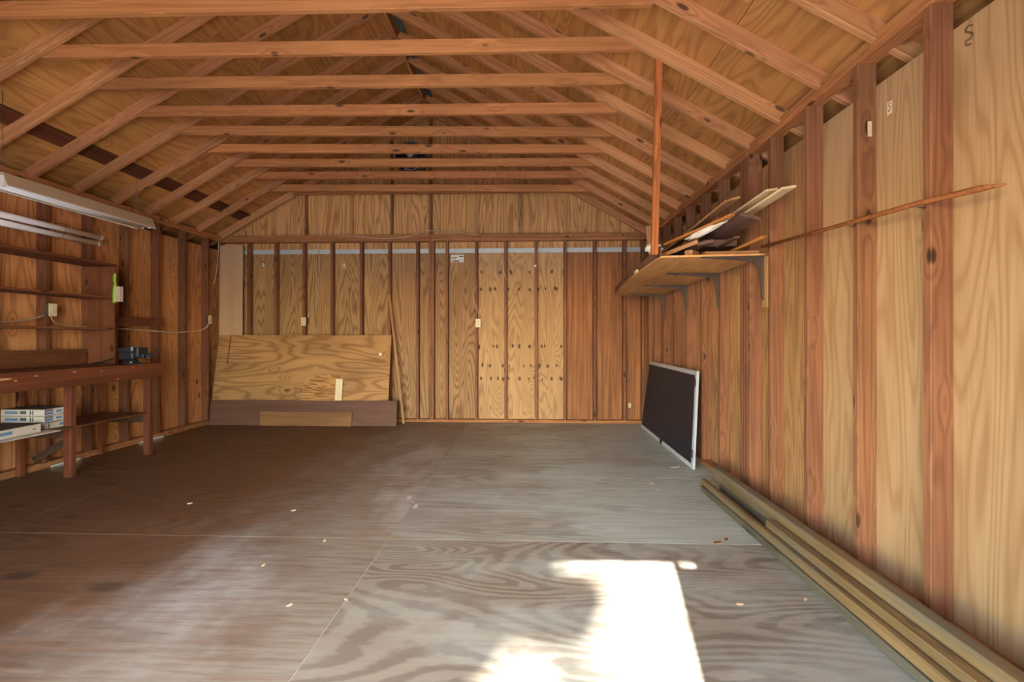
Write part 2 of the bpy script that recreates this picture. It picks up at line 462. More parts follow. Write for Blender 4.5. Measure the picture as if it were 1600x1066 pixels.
def smooth_pts(pts, sub=5):
    P = [Vector(p) for p in pts]
    if len(P) < 3: return P
    out = []
    for i in range(len(P) - 1):
        p0, p1, p2, p3 = P[max(i - 1, 0)], P[i], P[i + 1], P[min(i + 2, len(P) - 1)]
        for k in range(sub):
            t = k / sub
            out.append(0.5 * ((2 * p1) + (p2 - p0) * t + (2 * p0 - 5 * p1 + 4 * p2 - p3) * t * t + (3 * p1 - p0 - 3 * p2 + p3) * t ** 3))
    out.append(P[-1])
    return out

def tube(name, pts, r, mat, parent=None, n=8, curve=False):
    if curve: pts = smooth_pts(pts)
    P = [Vector(p) for p in pts]
    c = sum(P, Vector()) / len(P)
    V, F = tube_data([p - c for p in P], r, n)
    me = new_mesh(name, V, F, mat)
    for p in me.polygons: p.use_smooth = len(p.vertices) == 4
    bm = bmesh.new(); bm.from_mesh(me); bmesh.ops.recalc_face_normals(bm, faces=bm.faces); bm.to_mesh(me); bm.free()
    return link(name, me, Matrix.Translation(c), parent)

def poly_extrude(name, prof, p0, p1, mat, parent=None, up=(0, 0, 1)):
    """extrude a closed 2-D profile (side, up) from p0 to p1"""
    p0, p1 = Vector(p0), Vector(p1)
    X = (p1 - p0); L = X.length; X.normalize()
    Z = (Vector(up) - X * Vector(up).dot(X)).normalized(); Y = Z.cross(X)
    n = len(prof)
    V = [(-L / 2, a, b) for a, b in prof] + [(L / 2, a, b) for a, b in prof]
    F = [list(range(n)), list(range(2 * n - 1, n - 1, -1))] + [[i, i + n, (i + 1) % n + n, (i + 1) % n] for i in range(n)]
    me = new_mesh(name, V, F, mat)
    bm = bmesh.new(); bm.from_mesh(me); bmesh.ops.recalc_face_normals(bm, faces=bm.faces); bm.to_mesh(me); bm.free()
    mw = Matrix((X, Y, Z)).transposed().to_4x4(); mw.translation = (p0 + p1) / 2
    return link(name, me, mw, parent)

def empty(name, loc=(0, 0, 0)):
    o = bpy.data.objects.new(name, None)
    o.empty_display_size = 0.1
    COL.objects.link(o)
    o.matrix_basis = Matrix.Translation(loc)
    return o

def struct(name):
    o = empty(name); o['kind'] = 'structure'
    return o

def tag(o, label, cat, group=None):
    o['label'] = label; o['category'] = cat
    if group: o['group'] = group
    return o

def thing(name, loc, label, cat, group=None):
    return tag(empty(name, loc), label, cat, group)

# ------------------------------------------------------------------ dimensions
XL, XR, D = -4.42, 1.70, 6.395          # inner faces of the sheathing
SX, SD = 0.09, 0.038                     # 2x4
PB, PT = 2.518, 2.594                    # double top plate
XC = (XL + XR) / 2
TAN = 0.5693
RB0 = 2.5603                             # underside of rafter over the inner plate edge
def zr(X):                               # underside of rafters
    return RB0 + TAN * (min(XR - .09 - X, X - XL - .09))
RV = 0.102                               # rafter depth measured upright
STEP = 0.4064
FY = -0.60                               # inside face of the front wall

# ------------------------------------------------------------------ floor
floor = struct('floor')
box('subfloor', (XL - .1, XR + .1), (FY - .2, D + .1), (-.12, -.013), 'dark_scrap', floor)
box('seam_dust', (XL - .1, XR + .1), (FY - .2, D + .1), (-.0128, -.0012), 'seam', floor)
xs = [XL - .1, -3.262, -0.821, 1.62, XR + .1]
ys = [-0.8, 0.2, 1.421, 2.642, 3.863, 5.084, D + .1]
for i in range(4):
    for j in range(6):
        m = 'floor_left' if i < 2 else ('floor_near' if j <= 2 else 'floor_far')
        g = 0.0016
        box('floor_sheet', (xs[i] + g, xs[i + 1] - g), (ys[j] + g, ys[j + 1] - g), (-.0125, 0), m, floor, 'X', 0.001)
# filler blob on the sheet corner and paint smudges
def blob(name, c, rx, ry, mat, parent, h=0.0015, n=18, seed=0):
    rr = random.Random(seed)
    V = [(0, 0, h)]
    for k in range(n):
        a = 2 * math.pi * k / n; s = rr.uniform(.75, 1.1)
        V.append((rx * s * math.cos(a), ry * s * math.sin(a), 0.0003))
    F = [[0, 1 + k, 1 + (k + 1) % n] for k in range(n)]
    return link(name, new_mesh(name, V, F, mat), Matrix.Translation(c), parent)
blob('filler_patch', (-0.79, 2.655, 0), .052, .035, 'filler', floor, seed=1)
blob('paint_smudge', (-0.88, 3.33, 0), .018, .045, 'paint_spot', floor, seed=2)
blob('paint_smudge', (-0.79, 3.16, 0), .018, .05, 'paint_spot', floor, seed=3)

# ground outside the open door
ground = struct('ground')
box('driveway', (-30, 30), (-40, 40), (-.3, -.13), 'gravel', ground, 'X', 0.01)

# ------------------------------------------------------------------ right wall
wr = struct('wall_right')
rs = [1.893 + 0.4055 * k for k in range(-6, 12)]
rs = [y for y in rs if abs(y - 3.51) > .06]
rs += [3.399, 3.4375, 3.476, 3.5145]
for y in rs:
    if y + SD < D - .1:
        box('stud', (XR - SX, XR), (y, y + SD), (.038, PB), 'stud', wr, 'Z', .003)
for y in (D - .135, D - .176):
    box('stud', (XR - SX, XR), (y, y + SD), (.038, PB), 'stud', wr, 'Z', .003)
box('sole_plate', (XR - SX, XR), (FY, D - .09), (0, .038), 'plate', wr, 'Y')
box('top_plate', (XR - SX, XR), (FY, D), (PB, PB + .0375), 'plate', wr, 'Y', .003)
box('top_plate', (XR - SX, XR), (FY, D), (PB + .0385, PT), 'plate', wr, 'Y', .003)
seams = [FY - .09, 0.29, 1.511, 2.731, 3.95, 5.17, D + .02]
for a, b in zip(seams, seams[1:]):
    box('plywood_sheet', (XR, XR + .012), (a + .001, b - .001), (.002, 2.41), 'ply_pale' if b < 3.2 else 'ply_right_old', wr, 'Z', .001)

# ------------------------------------------------------------------ left wall
wl = struct('wall_left')
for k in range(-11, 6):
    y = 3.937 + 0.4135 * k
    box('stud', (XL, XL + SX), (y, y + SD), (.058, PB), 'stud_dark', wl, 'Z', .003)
for a, b, z0 in ((FY, 3.98, .001), (3.981, 4.34, .014), (4.341, 4.93, .001), (4.931, 5.37, .014), (5.371, D, .001)):
    box('sole_plate', (XL, XL + SX), (a, b), (z0, .058), 'plate', wl, 'Y')
box('top_plate', (XL, XL + SX), (FY, D), (PB, PB + .0375), 'plate', wl, 'Y', .003)
box('top_plate', (XL, XL + SX), (FY, D), (PB + .0385, PT), 'plate', wl, 'Y', .003)
seams = [FY - .09, 0.645, 1.885, 3.126, 4.366, 5.607, D + .02]
for a, b in zip(seams, seams[1:]):
    box('plywood_sheet', (XL - .012, XL), (a + .001, b - .001), (.013 if 3 < a < 5 else .001, 2.42), 'ply_left', wl, 'Z', .001)

# ------------------------------------------------------------------ back wall
wb = struct('wall_back')
bx = [-4.375, -3.958, -3.571, -3.167, -2.766, -2.348, -1.95, -1.554, -1.141, -0.731, -0.323, 0.096, 0.496, 0.903, 1.308, 1.56]
for x in bx:
    box('stud', (x - .019, x + .019), (D - SX, D), (.038, PB), 'stud', wb, 'Z', .003)
box('king_post', (-1.395, -1.3575), (D - SX, D), (.038, 4.24), 'stud', wb, 'Z', .003)
box('king_post', (-1.3565, -1.319), (D - SX, D), (.038, PB), 'stud', wb, 'Z', .003)
box('sole_plate', (XL + SX, XR - SX), (D - SX, D), (0, .038), 'plate', wb, 'X')
for a, b in ((XL + SX, -1.396), (-1.356, XR - SX)):
    box('top_plate', (a, b), (D - SX, D), (PB, PB + .0375), 'plate', wb, 'X', .003)
    box('top_plate', (a, b), (D - SX, D), (PB + .0385, PT + .02), 'plate', wb, 'X', .003)
bs = [XL - .012, -3.203, -1.95, -0.715, 0.49, XR + .012]
mats = ['ply_back', 'ply_back', 'ply_back', 'ply_knotty', 'ply_red']
for (a, b), m in zip(zip(bs, bs[1:]), mats):
    box('plywood_sheet', (a + .001, b - .001), (D, D + .012), (.004, 2.39), m, wb, 'Z', .001)
for a, b in zip(bs, bs[1:]):
    box('flashing_strip', (a + .0005, b - .0005), (D - .0025, D - .0005), (2.365, 2.427), 'flash', wb, 'X', .0004)
ridge_z = zr(XC) + RV
for (a, b) in zip(bs, bs[1:]):
    zt = lambda x: RB0 + RV + TAN * min(XR - .09 - x, x - XL - .09) - .002
    pts = [(a + .001, 2.392), (b - .001, 2.392), (b - .001, zt(b))]
    if a < XC < b: pts.append((XC, zt(XC)))
    pts.append((a + .001, zt(a)))
    prism_xz('gable_sheet', pts, D, D + .012, 'gable', wb)
for x, mt in ((-3.158, 'stud'), (-2.502, 'tan_scrap'), (-1.932, 'stud'), (-0.722, 'tan_scrap'), (-0.129, 'ply_back'), (0.505, 'tan_scrap')):
    z1 = zr(x) + .02
    box('gable_stud', (x - .03 if mt == 'tan_scrap' else x - .019, x + .019), (D - .038, D), (PT + .021, z1), mt, wb, 'Z', .003)
# labels stuck on the back wall sheets
def label_x(name, x0, x1, z0, z1, y, mat, parent, bars=()):
    o = box(name, (x0, x1), (y - .0012, y), (z0, z1), mat, parent, 'X', .0002)
    for (u0, u1, v0, v1, m) in bars:
        box('printed_mark', (x0 + (x1 - x0) * u0, x0 + (x1 - x0) * u1), (y - .0018, y - .0012), (z0 + (z1 - z0) * v0, z0 + (z1 - z0) * v1), m, o, 'X', .0001)
    return o
label_x('paper_label', -1.095, -0.915, 2.235, 2.34, D, 'paper', wb, [(.62, .95, .72, .86, 'ink'), (.05, .45, .6, .68, 'fan_grey'), (.05, .4, .42, .5, 'fan_grey'), (.1, .62, .1, .24, 'ink'), (.68, .9, .3, .36, 'fan_grey')])
for x, z in ((-3.80, 2.215), (-2.63, 2.20), (-1.99, 2.20), (-2.02, 2.40)):
    label_x('sticker', x - .016, x + .02, z - .022, z + .022, D - .003, 'paper', wb, [(.1, .6, .25, .75, 'fan_grey')])
label_x('sticker', 0.075, 0.10, 2.15, 2.178, D - SX, 'paper', wb)

# ------------------------------------------------------------------ front wall (behind the camera) with the open garage door
wf = struct('wall_front')
JX, DH = 0.183, 2.05
box('plywood_sheet', (JX, XR), (FY - .09, FY), (0, 1.965), 'ply_back', wf, 'Z')
box('plywood_sheet', (JX + .11, XR), (FY - .09, FY), (1.965, DH), 'ply_back', wf, 'X')
box('plywood_sheet', (JX, JX + .024), (FY - .09, FY), (1.965, DH), 'ply_back', wf, 'X')
box('plywood_sheet', (XL, -2.35), (FY - .09, FY), (0, DH), 'ply_back', wf, 'Z')
box('header', (XL, XR), (FY - .09, FY), (DH, PT), 'plate', wf, 'X')
prism_xz('gable_sheet', [(XL, PT + .001), (XR, PT + .001), (XR, zr(XR) + RV), (XC, zr(XC) + RV), (XL, zr(XL) + RV)], FY - .09, FY, 'ply_back', wf)

# ------------------------------------------------------------------ roof framing
ce = struct('ceiling')
EAVE = 0.42
raf_y = [2.625 + STEP * k for k in range(-7, 10)]
raf_y += [FY + .04]
ca = 1 / math.sqrt(1 + TAN * TAN)
hv = 0.089 / 2
for i, y in enumerate(raf_y):
    yc = y - .019 if y > 0 else y
    if y > 6.2: yc = D - .11
    for sgn in (-1, 1):
        xe = (XR + EAVE) if sgn > 0 else (XL - EAVE)
        n = Vector((sgn * TAN * ca, 0, ca))       # up, square to the slope
        a = Vector((XC + sgn * .012, yc, 0)); a.z = RB0 + TAN * (XR - .09 - XC) - TAN * .012
        b = Vector((xe, yc, 0)); b.z = RB0 + TAN * (-(EAVE + .09))
        beam('rafter', a + n * hv, b + n * hv, SD, .089, 'rafter', ce, n, .003)
tie_r = [3.075, 3.073, 3.07, 3.055, 3.036, 3.046, 3.07, 3.078, 3.045, 3.15]
tie_l = [3.11, 3.11, 3.115, 3.10, 3.12, 3.115, 3.115, 3.12, 3.10, 3.16]
for k in range(-7, 10):
    y = 2.625 + STEP * k + .0195
    if k == 9: y = D - .155
    z1 = tie_r[k] if k >= 0 else 3.07
    z0 = tie_l[k] if k >= 0 else 3.11
    sl = (z1 - z0) / 4.1
    xr = XR - .09 - (z1 - RB0) / TAN + .004
    xl = XL + .09 + (z0 - RB0) / TAN - .004
    beam('collar_tie', (xl, y, z0 + .0445), (xr, y, z1 + .0445), SD - .001, .089, 'tie', ce, (0, 0, 1), .003)
box('ridge_board', (XC - .0115, XC + .0115), (FY, D), (zr(XC) - .01, zr(XC) + .115), 'rafter', ce, 'Y')
# ridge vent lying against the right of the ridge
poly_extrude('ridge_vent', [(0, 0), (.10, -.055), (.105, -.03), (.0, .03)], (XC + .013, FY, zr(XC) + RV - .035), (XC + .013, D, zr(XC) + RV - .035), 'vent', ce) if False else None
nR = Vector((TAN * ca, 0, ca))
beam('ridge_vent', (XC + .075, FY + .01, zr(XC) + RV - .058), (XC + .075, D - .01, zr(XC) + RV - .058), .10, .012, 'vent', ce, nR)
beam('ridge_block', (XC + .26, 3.25, zr(XC + .26) + .05), (XC + .26, 3.58, zr(XC + .26) + .05), .04, .09, 'dark_scrap', ce, nR)
# roof deck, sheet by sheet
th = .012
def deck(name, sgn, s0, s1, y0, y1, mat):
    """s measured horizontally from the ridge"""
    n = Vector((sgn * TAN * ca, 0, ca))
    sm = (s0 + s1) / 2
    zc = RB0 + RV + TAN * (XR - .09 - XC) - TAN * sm
    c = Vector((XC + sgn * sm, 0, zc)) + n * (th / 2 + .0005)
    W = (s1 - s0) / ca
    beam(name, (c.x, y0 + .0012, c.z), (c.x, y1 - .0012, c.z), W - .003, th, mat, ce, n, .001)
S_END = (XR + EAVE) - XC
for sgn in (-1, 1):
    rows = [(0, .52), (.52, 1.58), (1.58, 2.545), (2.69, S_END)] if sgn < 0 else [(0, .4), (.4, 1.46), (1.46, 2.52), (2.52, S_END)]
    for r_, (a, b) in enumerate(rows):
        cuts = [FY - .3, FY + .6 + (r_ % 2) * 1.22]
        while cuts[-1] < D - .3: cuts.append(cuts[-1] + 2.44)
        cuts[-1] = D + .2
        for y0, y1 in zip(cuts, cuts[1:]):
            deck('roof_sheet', sgn, a, b, y0, y1, 'roof')
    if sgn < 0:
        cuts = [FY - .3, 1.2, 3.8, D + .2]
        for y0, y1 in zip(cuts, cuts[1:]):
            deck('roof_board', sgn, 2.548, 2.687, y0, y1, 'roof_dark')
    nn = Vector((sgn * TAN * ca, 0, ca))
    sm = S_END / 2
    c = Vector((XC + sgn * sm, 0, RB0 + RV + TAN * (XR - .09 - XC) - TAN * sm)) + nn * (th + .006)
    beam('roofing_felt', (c.x, FY - .3, c.z), (c.x, D + .2, c.z), S_END / ca + .02, .008, 'black', ce, nn, .001)
    xe = XR + EAVE if sgn > 0 else XL - EAVE
    ze = RB0 - TAN * (EAVE + .09)
    box('fascia_board', (min(xe, xe + sgn * .02), max(xe, xe + sgn * .02)), (FY - .3, D + .2), (ze - .06, ze + .13), 'dark_scrap', ce, 'Y')
    x0, x1 = sorted((xe, (XR + .012) if sgn > 0 else (XL - .012)))
    for ya_ in (FY - .08, D + .006):
        e0, e1 = (XR + .0125, xe) if sgn > 0 else (xe, XL - .0125)
        zt_ = lambda x: RB0 + RV + TAN * min(XR - .09 - x, x - XL - .09) - .004
        prism_xz('eave_return', [(e0, ze - .05), (e1, ze - .05), (e1, zt_(e1)), (e0, zt_(e0))], ya_ - .006, ya_ + .006, 'dark_scrap', ce)
    box('soffit_board', (x0, x1), (FY - .3, D + .2), (ze - .06, ze - .05), 'dark_scrap', ce, 'Y')

# =================================================================== THINGS
# ------------------------------------------------------------------ workbench
BZ = 0.918
wbn = thing('workbench', (-4.04, 3.0, 0), 'long reddish brown wooden workbench with thick front apron along the left wall', 'workbench')
box('worktop', (XL + SX + .002, -3.775), (1.3, 4.50), (BZ - .03, BZ), 'bench_top', wbn, 'Y', .003)
box('front_apron', (-3.773, -3.735), (1.3, 4.53), (.778, BZ + .002), 'bench', wbn, 'Y', .004)
box('end_apron', (-4.32, -3.775), (4.455, 4.493), (.80, BZ - .032), 'bench', wbn, 'X', .003)
box('back_splash', (XL + SX + .001, XL + SX + .02), (1.3, 4.30), (BZ + .001, BZ + .15), 'shelfwood', wbn, 'Y')
for y, xl in ((1.65, -3.905), (2.66, -3.905), (3.69, -3.905), (4.425, -3.855)):
    box('leg', (xl, xl + .066), (y, y + .05), (0, BZ - .032), 'bench', wbn, 'Z', .004)
    box('back_leg', (XL + SX + .003, XL + SX + .041), (y, y + .05), (0, BZ - .032), 'bench', wbn, 'Z', .004)
    box('shelf_bearer', (XL + SX + .042, xl - .001), (y + .006, y + .044), (.33, .419), 'dark_scrap', wbn, 'X', .003)
for y0, y1 in ((1.3, 3.687), (3.743, 4.422)):
    box('lower_shelf', (XL + SX + .045, -3.80), (y0, y1), (.420, .432), 'bench_top', wbn, 'Y', .002)
beam('shelf_brace', (-4.25, 3.77, .12), (-3.92, 3.77, .31), .02, .06, 'dark_scrap', wbn)

M['gouge'] = plain('bare_wood_gouge', (204, 150, 104), 0.7, 0.0, 0.15, 40.0)
for y, z, ry, rz in ((3.10, .878, .075, .008), (3.19, .862, .012, .006), (3.02, .80, .03, .006), (3.33, .885, .012, .006), (3.62, .895, .014, .006), (4.18, .893, .008, .006), (4.02, .80, .012, .005), (3.86, .885, .006, .006)):
    V = [(0, 0, .0006)] + [(math.cos(k * math.pi / 4) * ry, math.sin(k * math.pi / 4) * rz, 0) for k in range(8)]
    g = link('gouge', new_mesh('gouge', V, [[0, 1 + k, 1 + (k + 1) % 8] for k in range(8)], 'gouge'), Matrix.Translation((-3.7349, y, z)) @ Matrix(((0, 0, 1), (1, 0, 0), (0, 1, 0))).to_4x4(), wbn)

# ------------------------------------------------------------------ shelving above the bench
sh = thing('wall_shelf_unit', (-4.19, 3.0, BZ + .001), 'three tier dark wooden shelf unit standing on the workbench against the left wall', 'shelves')
box('side_board', (XL + SX + .021, -4.045), (4.305, 4.325), (BZ + .001, 1.868), 'shelfwood', sh, 'Z')
box('top_board', (XL + SX + .001, -4.03), (1.3, 4.33), (1.869, 1.893), 'shelfwood', sh, 'Y')
for z in (1.55, 1.252):
    box('shelf_board', (XL + SX + .001, -4.045), (1.3, 4.304), (z, z + .022), 'shelfwood', sh, 'Y')
cl = tag(box('ledge_board', (XL + SX + .001, XL + SX + .04), (4.335, 5.225), (1.305, 1.395), 'shelfwood', None, 'Y', .003), 'short brown ledger board nailed across the studs beside the shelf unit', 'board')

# ------------------------------------------------------------------ bench vise
vz = thing('bench_vise', (-3.93, 4.30, BZ), 'black cast iron bench vise on the far end of the workbench', 'vise')
def lathe(name, prof, c, axis, mat, parent, n=20):
    V = []; F = []
    for r_, h in prof:
        for k in range(n):
            a = 2 * math.pi * k / n
            V.append((h, r_ * math.cos(a), r_ * math.sin(a)))
    for i in range(len(prof) - 1):
        for k in range(n):
            F.append([i * n + k, i * n + (k + 1) % n, (i + 1) * n + (k + 1) % n, (i + 1) * n + k])
    F.append(list(range(n))); F.append([(len(prof) - 1) * n + k for k in range(n)])
    me = new_mesh(name, V, F, mat)
    for p in me.polygons: p.use_smooth = len(p.vertices) == 4
    bm = bmesh.new(); bm.from_mesh(me); bmesh.ops.recalc_face_normals(bm, faces=bm.faces); bm.to_mesh(me); bm.free()
    ax = Vector(axis).normalized()
    q = Vector((1, 0, 0)).rotation_difference(ax).to_matrix().to_4x4()
    return link(name, me, Matrix.Translation(c) @ q, parent)
vc = (-3.83, 4.27)
lathe('swivel_base', [(.075, 0), (.08, .008), (.075, .018), (.05, .028), (.046, .05)], (vc[0], vc[1], BZ + .001), (0, 0, 1), 'iron', vz)
for a in (0.6, 2.2, 3.8, 5.4):
    lathe('base_bolt', [(.011, 0), (.011, .012), (.006, .015)], (vc[0] + .062 * math.cos(a), vc[1] + .062 * math.sin(a), BZ + .015), (0, 0, 1), 'bright_steel', vz, 6)
box('vise_body', (vc[0] - .10, vc[0] + .045), (vc[1] - .045, vc[1] + .045), (BZ + .048, BZ + .125), 'iron', vz, 'X', .012)
box('rear_jaw', (vc[0] - .005, vc[0] + .048), (vc[1] - .065, vc[1] + .065), (BZ + .11, BZ + .175), 'iron', vz, 'Y', .008)
box('anvil', (vc[0] - .125, vc[0] - .02), (vc[1] - .03, vc[1] + .03), (BZ + .12, BZ + .158), 'iron', vz, 'X', .008)
box('front_jaw', (vc[0] + .062, vc[0] + .115), (vc[1] - .065, vc[1] + .065), (BZ + .075, BZ + .165), 'iron', vz, 'Y', .01)
box('jaw_plate', (vc[0] + .0485, vc[0] + .055), (vc[1] - .06, vc[1] + .06), (BZ + .135, BZ + .174), 'bright_steel', vz, 'Y', .002)
box('jaw_plate', (vc[0] + .0555, vc[0] + .0615), (vc[1] - .06, vc[1] + .06), (BZ + .13, BZ + .166), 'bright_steel', vz, 'Y', .002)
box('slide_bar', (vc[0] + .046, vc[0] + .135), (vc[1] - .028, vc[1] + .028), (BZ + .058, BZ + .10), 'iron', vz, 'X', .006)
tube('screw', [(vc[0] + .12, vc[1], BZ + .088), (vc[0] + .185, vc[1], BZ + .088)], .012, 'iron', vz, 10)
lathe('screw_head', [(.018, 0), (.022, .008), (.022, .03), (.016, .036)], (vc[0] + .17, vc[1], BZ + .088), (1, 0, 0), 'iron', vz, 14)
tube('handle', [(vc[0] + .188, vc[1] - .05, BZ + .055), (vc[0] + .188, vc[1] + .07, BZ + .135)], .006, 'bright_steel', vz, 8)
for s, z in ((-.05, .055), (.07, .135)):
    lathe('handle_knob', [(.005, -.009), (.010, -.004), (.010, .004), (.005, .009)], (vc[0] + .188, vc[1] + s, BZ + z), (0, .12, .08), 'iron', vz, 10)
pr = tag(tube('pry_bar', [(-4.09, 4.13, BZ + .014), (-4.02, 4.17, BZ + .03), (-3.94, 4.195, BZ + .06)], .008, 'black', None, 8), 'thin black iron bar leaning on the back of the vise', 'bar')

# ------------------------------------------------------------------ brush hung on the shelf side board
br = thing('hand_brush', (-4.03, 4.33, 1.55), 'bright green hand brush with pale bristles hung on the shelf side board', 'brush')
def ribbon(name, pts, wid, th_, mat, parent, n=10):
    """flat rounded bar following pts; widths in X, thickness in Y"""
    P = smooth_pts(pts, 4)
    m = len(P); V = []; F = []
    W = [wid[min(int(i / (m - 1) * (len(wid) - 1)), len(wid) - 2)] * (1 - (i / (m - 1) * (len(wid) - 1)) % 1) + wid[min(int(i / (m - 1) * (len(wid) - 1)) + 1, len(wid) - 1)] * ((i / (m - 1) * (len(wid) - 1)) % 1) for i in range(m)]
    for i, p in enumerate(P):
        for k in range(n):
            a = 2 * math.pi * k / n
            V.append((p.x + W[i] * math.cos(a), p.y + th_ * math.sin(a), p.z))
    for i in range(m - 1):
        for k in range(n):
            F.append([i * n + k, i * n + (k + 1) % n, (i + 1) * n + (k + 1) % n, (i + 1) * n + k])
    F.append(list(range(n))); F.append([(m - 1) * n + k for k in range(n)])
    me = new_mesh(name, V, F, mat)
    for p in me.polygons: p.use_smooth = len(p.vertices) == 4
    bm = bmesh.new(); bm.from_mesh(me); bmesh.ops.recalc_face_normals(bm, faces=bm.faces); bm.to_mesh(me); bm.free()
    return link(name, me, Matrix.Identity(4), parent)
ribbon('handle', [(-4.025, 4.300, 1.80), (-4.030, 4.300, 1.77), (-4.034, 4.300, 1.735), (-4.024, 4.300, 1.70), (-4.020, 4.300, 1.68)], [.010, .016, .017, .013, .014], .010, 'green', br)
ribbon('brush_back', [(-4.022, 4.300, 1.69), (-4.026, 4.300, 1.65), (-4.030, 4.300, 1.57), (-4.028, 4.300, 1.515)], [.014, .018, .018, .012], .020, 'green', br)
bb = bmesh.new()
rr = random.Random(3)
for i in range(14):
    for j in range(3):
        z = 1.53 + i * .0105; y = 4.285 + j * .014
        bmesh.ops.create_cube(bb, size=1, matrix=Matrix.Translation((-3.984 + rr.uniform(-.002, .002), y, z)) @ Matrix.Diagonal((.046, .012, .0095, 1)))
me = bpy.data.meshes.new('bristles'); bb.to_mesh(me); bb.free(); me.materials.append(M['bristle'])
o = link('bristles', me, Matrix.Identity(4), br)
o['kind'] = 'stuff'

# ------------------------------------------------------------------ lamps
fx = thing('shop_light', (-3.70, 3.76, 2.36), 'beige fluorescent shop light hanging on chains along the left wall', 'lamp')
ya, yb = 3.085, 4.36
poly_extrude('lamp_hood', [(-.055, .045), (.055, .045), (.060, .038), (.095, -.052), (.090, -.054), (.054, .030), (-.054, .030), (-.090, -.054), (-.095, -.052), (-.060, .038)], (-3.76, ya, 2.30), (-3.76, yb, 2.30), 'beige', fx)
for s in (-1, 1):
    box('hood_edge', (-3.76 + s * .093 - .004, -3.76 + s * .093 + .004), (ya, yb), (2.243, 2.251), 'white', fx, 'Y', .001)
for s in (-.035, .035):
    tube('lamp_tube', [(-3.76 + s, ya + .03, 2.262), (-3.76 + s, yb - .03, 2.262)], .018, 'tube', fx, 12)
for y in (ya + .015, yb - .015):
    for s in (-.035, .035):
        box('lamp_socket', (-3.76 + s - .014, -3.76 + s + .014), (y - .009, y + .009), (2.245, 2.33), 'white', fx, 'Z')
for y in (3.11, 4.24):
    for s in (-.05, .05):
        top = zr(-3.76) + .06
        tube('chain', [(-3.76 + s, y, 2.344), (-3.76, y + (.0 if y > 4 else .02), 2.344 + .17 if y < 4 else 2.60), (-3.76, y + (.0 if y > 4 else .02), top)], .0022, 'steel', fx, 5)
for i, (x, z) in enumerate(((-4.205, 2.158), (-4.235, 2.100))):
    t = thing('fluorescent_tube', (x, 3.74, z), ('upper' if i == 0 else 'lower') + ' bare white fluorescent tube of the pair hung below the shop light', 'tube')
    tube('glass_tube', [(x, 3.135, z), (x, 4.325, z)], .026, 'tube', t, 14)
    for y, s in ((3.135, -1), (4.325, 1)):
        tube('end_cap', [(x, y - .001 * s, z), (x, y + .016 * s, z)], .0265, 'alu', t, 14)
        for dx in (-.007, .007):
            tube('contact_pin', [(x, y + .016 * s, z + dx), (x, y + .028 * s, z + dx)], .0028, 'ivory', t, 6)
for y in (3.18, 3.957):
    h = tag(tube('wire_hook', [(XL + SX + .001, y, 2.20), (-4.25, y, 2.205), (-4.17, y, 2.19), (-4.172, y, 2.12), (-4.205, y, 2.07), (-4.255, y, 2.066), (-4.272, y, 2.09)], .0016, 'steel', None, 5, True), 'bent wire hook on a stud carrying the ' + ('near' if y < 3.5 else 'far') + ' end of the bare tubes', 'hook')

# ------------------------------------------------------------------ outlets
def outlet(x, y, z, label, face='Y', w_=.07, h=.115):
    t = thing('wall_outlet', (x, y, z), label, 'outlet')
    if face == 'Y':
        box('outlet_box', (x - w_ / 2 + .006, x + w_ / 2 - .006), (y - .045, y), (z - h / 2 + .006, z + h / 2 - .006), 'boxgrey', t, 'X', .003)
        box('cover_plate', (x - w_ / 2, x + w_ / 2), (y - .051, y - .0455), (z - h / 2, z + h / 2), 'ivory', t, 'X', .002)
        for s in (-.022, .022):
            r_ = lathe('receptacle', [(.016, 0), (.016, .003), (.014, .004)], (x, y - .0512, z + s), (0, -1, 0), 'ivory', t, 14)
            for dx in (-.006, .006):
                box('slot', (x + dx - .0012, x + dx + .0012), (y - .0562, y - .0553), (z + s - .004, z + s + .006), 'ink', r_, 'Z', .0001)
    else:
        box('outlet_box', (x, x + .045), (y - w_ / 2 + .006, y + w_ / 2 - .006), (z - h / 2 + .006, z + h / 2 - .006), 'boxgrey', t, 'X', .003)
        box('cover_plate', (x + .0455, x + .051), (y - w_ / 2, y + w_ / 2), (z - h / 2, z + h / 2), 'ivory', t, 'X', .002)
        for s in (-.022, .022):
            r_ = lathe('receptacle', [(.016, 0), (.016, .003), (.014, .004)], (x + .0512, y, z + s), (1, 0, 0), 'ivory', t, 14)
            for dy in (-.006, .006):
                box('slot', (x + .0553, x + .0562), (y + dy - .0012, y + dy + .0012), (z + s - .004, z + s + .006), 'ink', r_, 'Z', .0001)
    return t
YS = D - SX                                   # front of the back wall studs
outlet(-3.140, YS, 1.40, 'ivory outlet on a back wall stud below two dangling wires, above the leaning plywood')
outlet(-0.700, YS, 1.375, 'ivory outlet in the middle of the back wall beside the knotty plywood')
outlet(1.385, D, .243, 'small pale outlet low on the back wall near the black panel', 'Y', .035, .06)
outlet(XL + SX, 3.955, 1.425, 'ivory outlet on a left wall stud between the shelf boards', 'X')
outlet(XL + SX, 5.985, 1.415, 'ivory outlet on the left wall stud nearest the back corner', 'X')

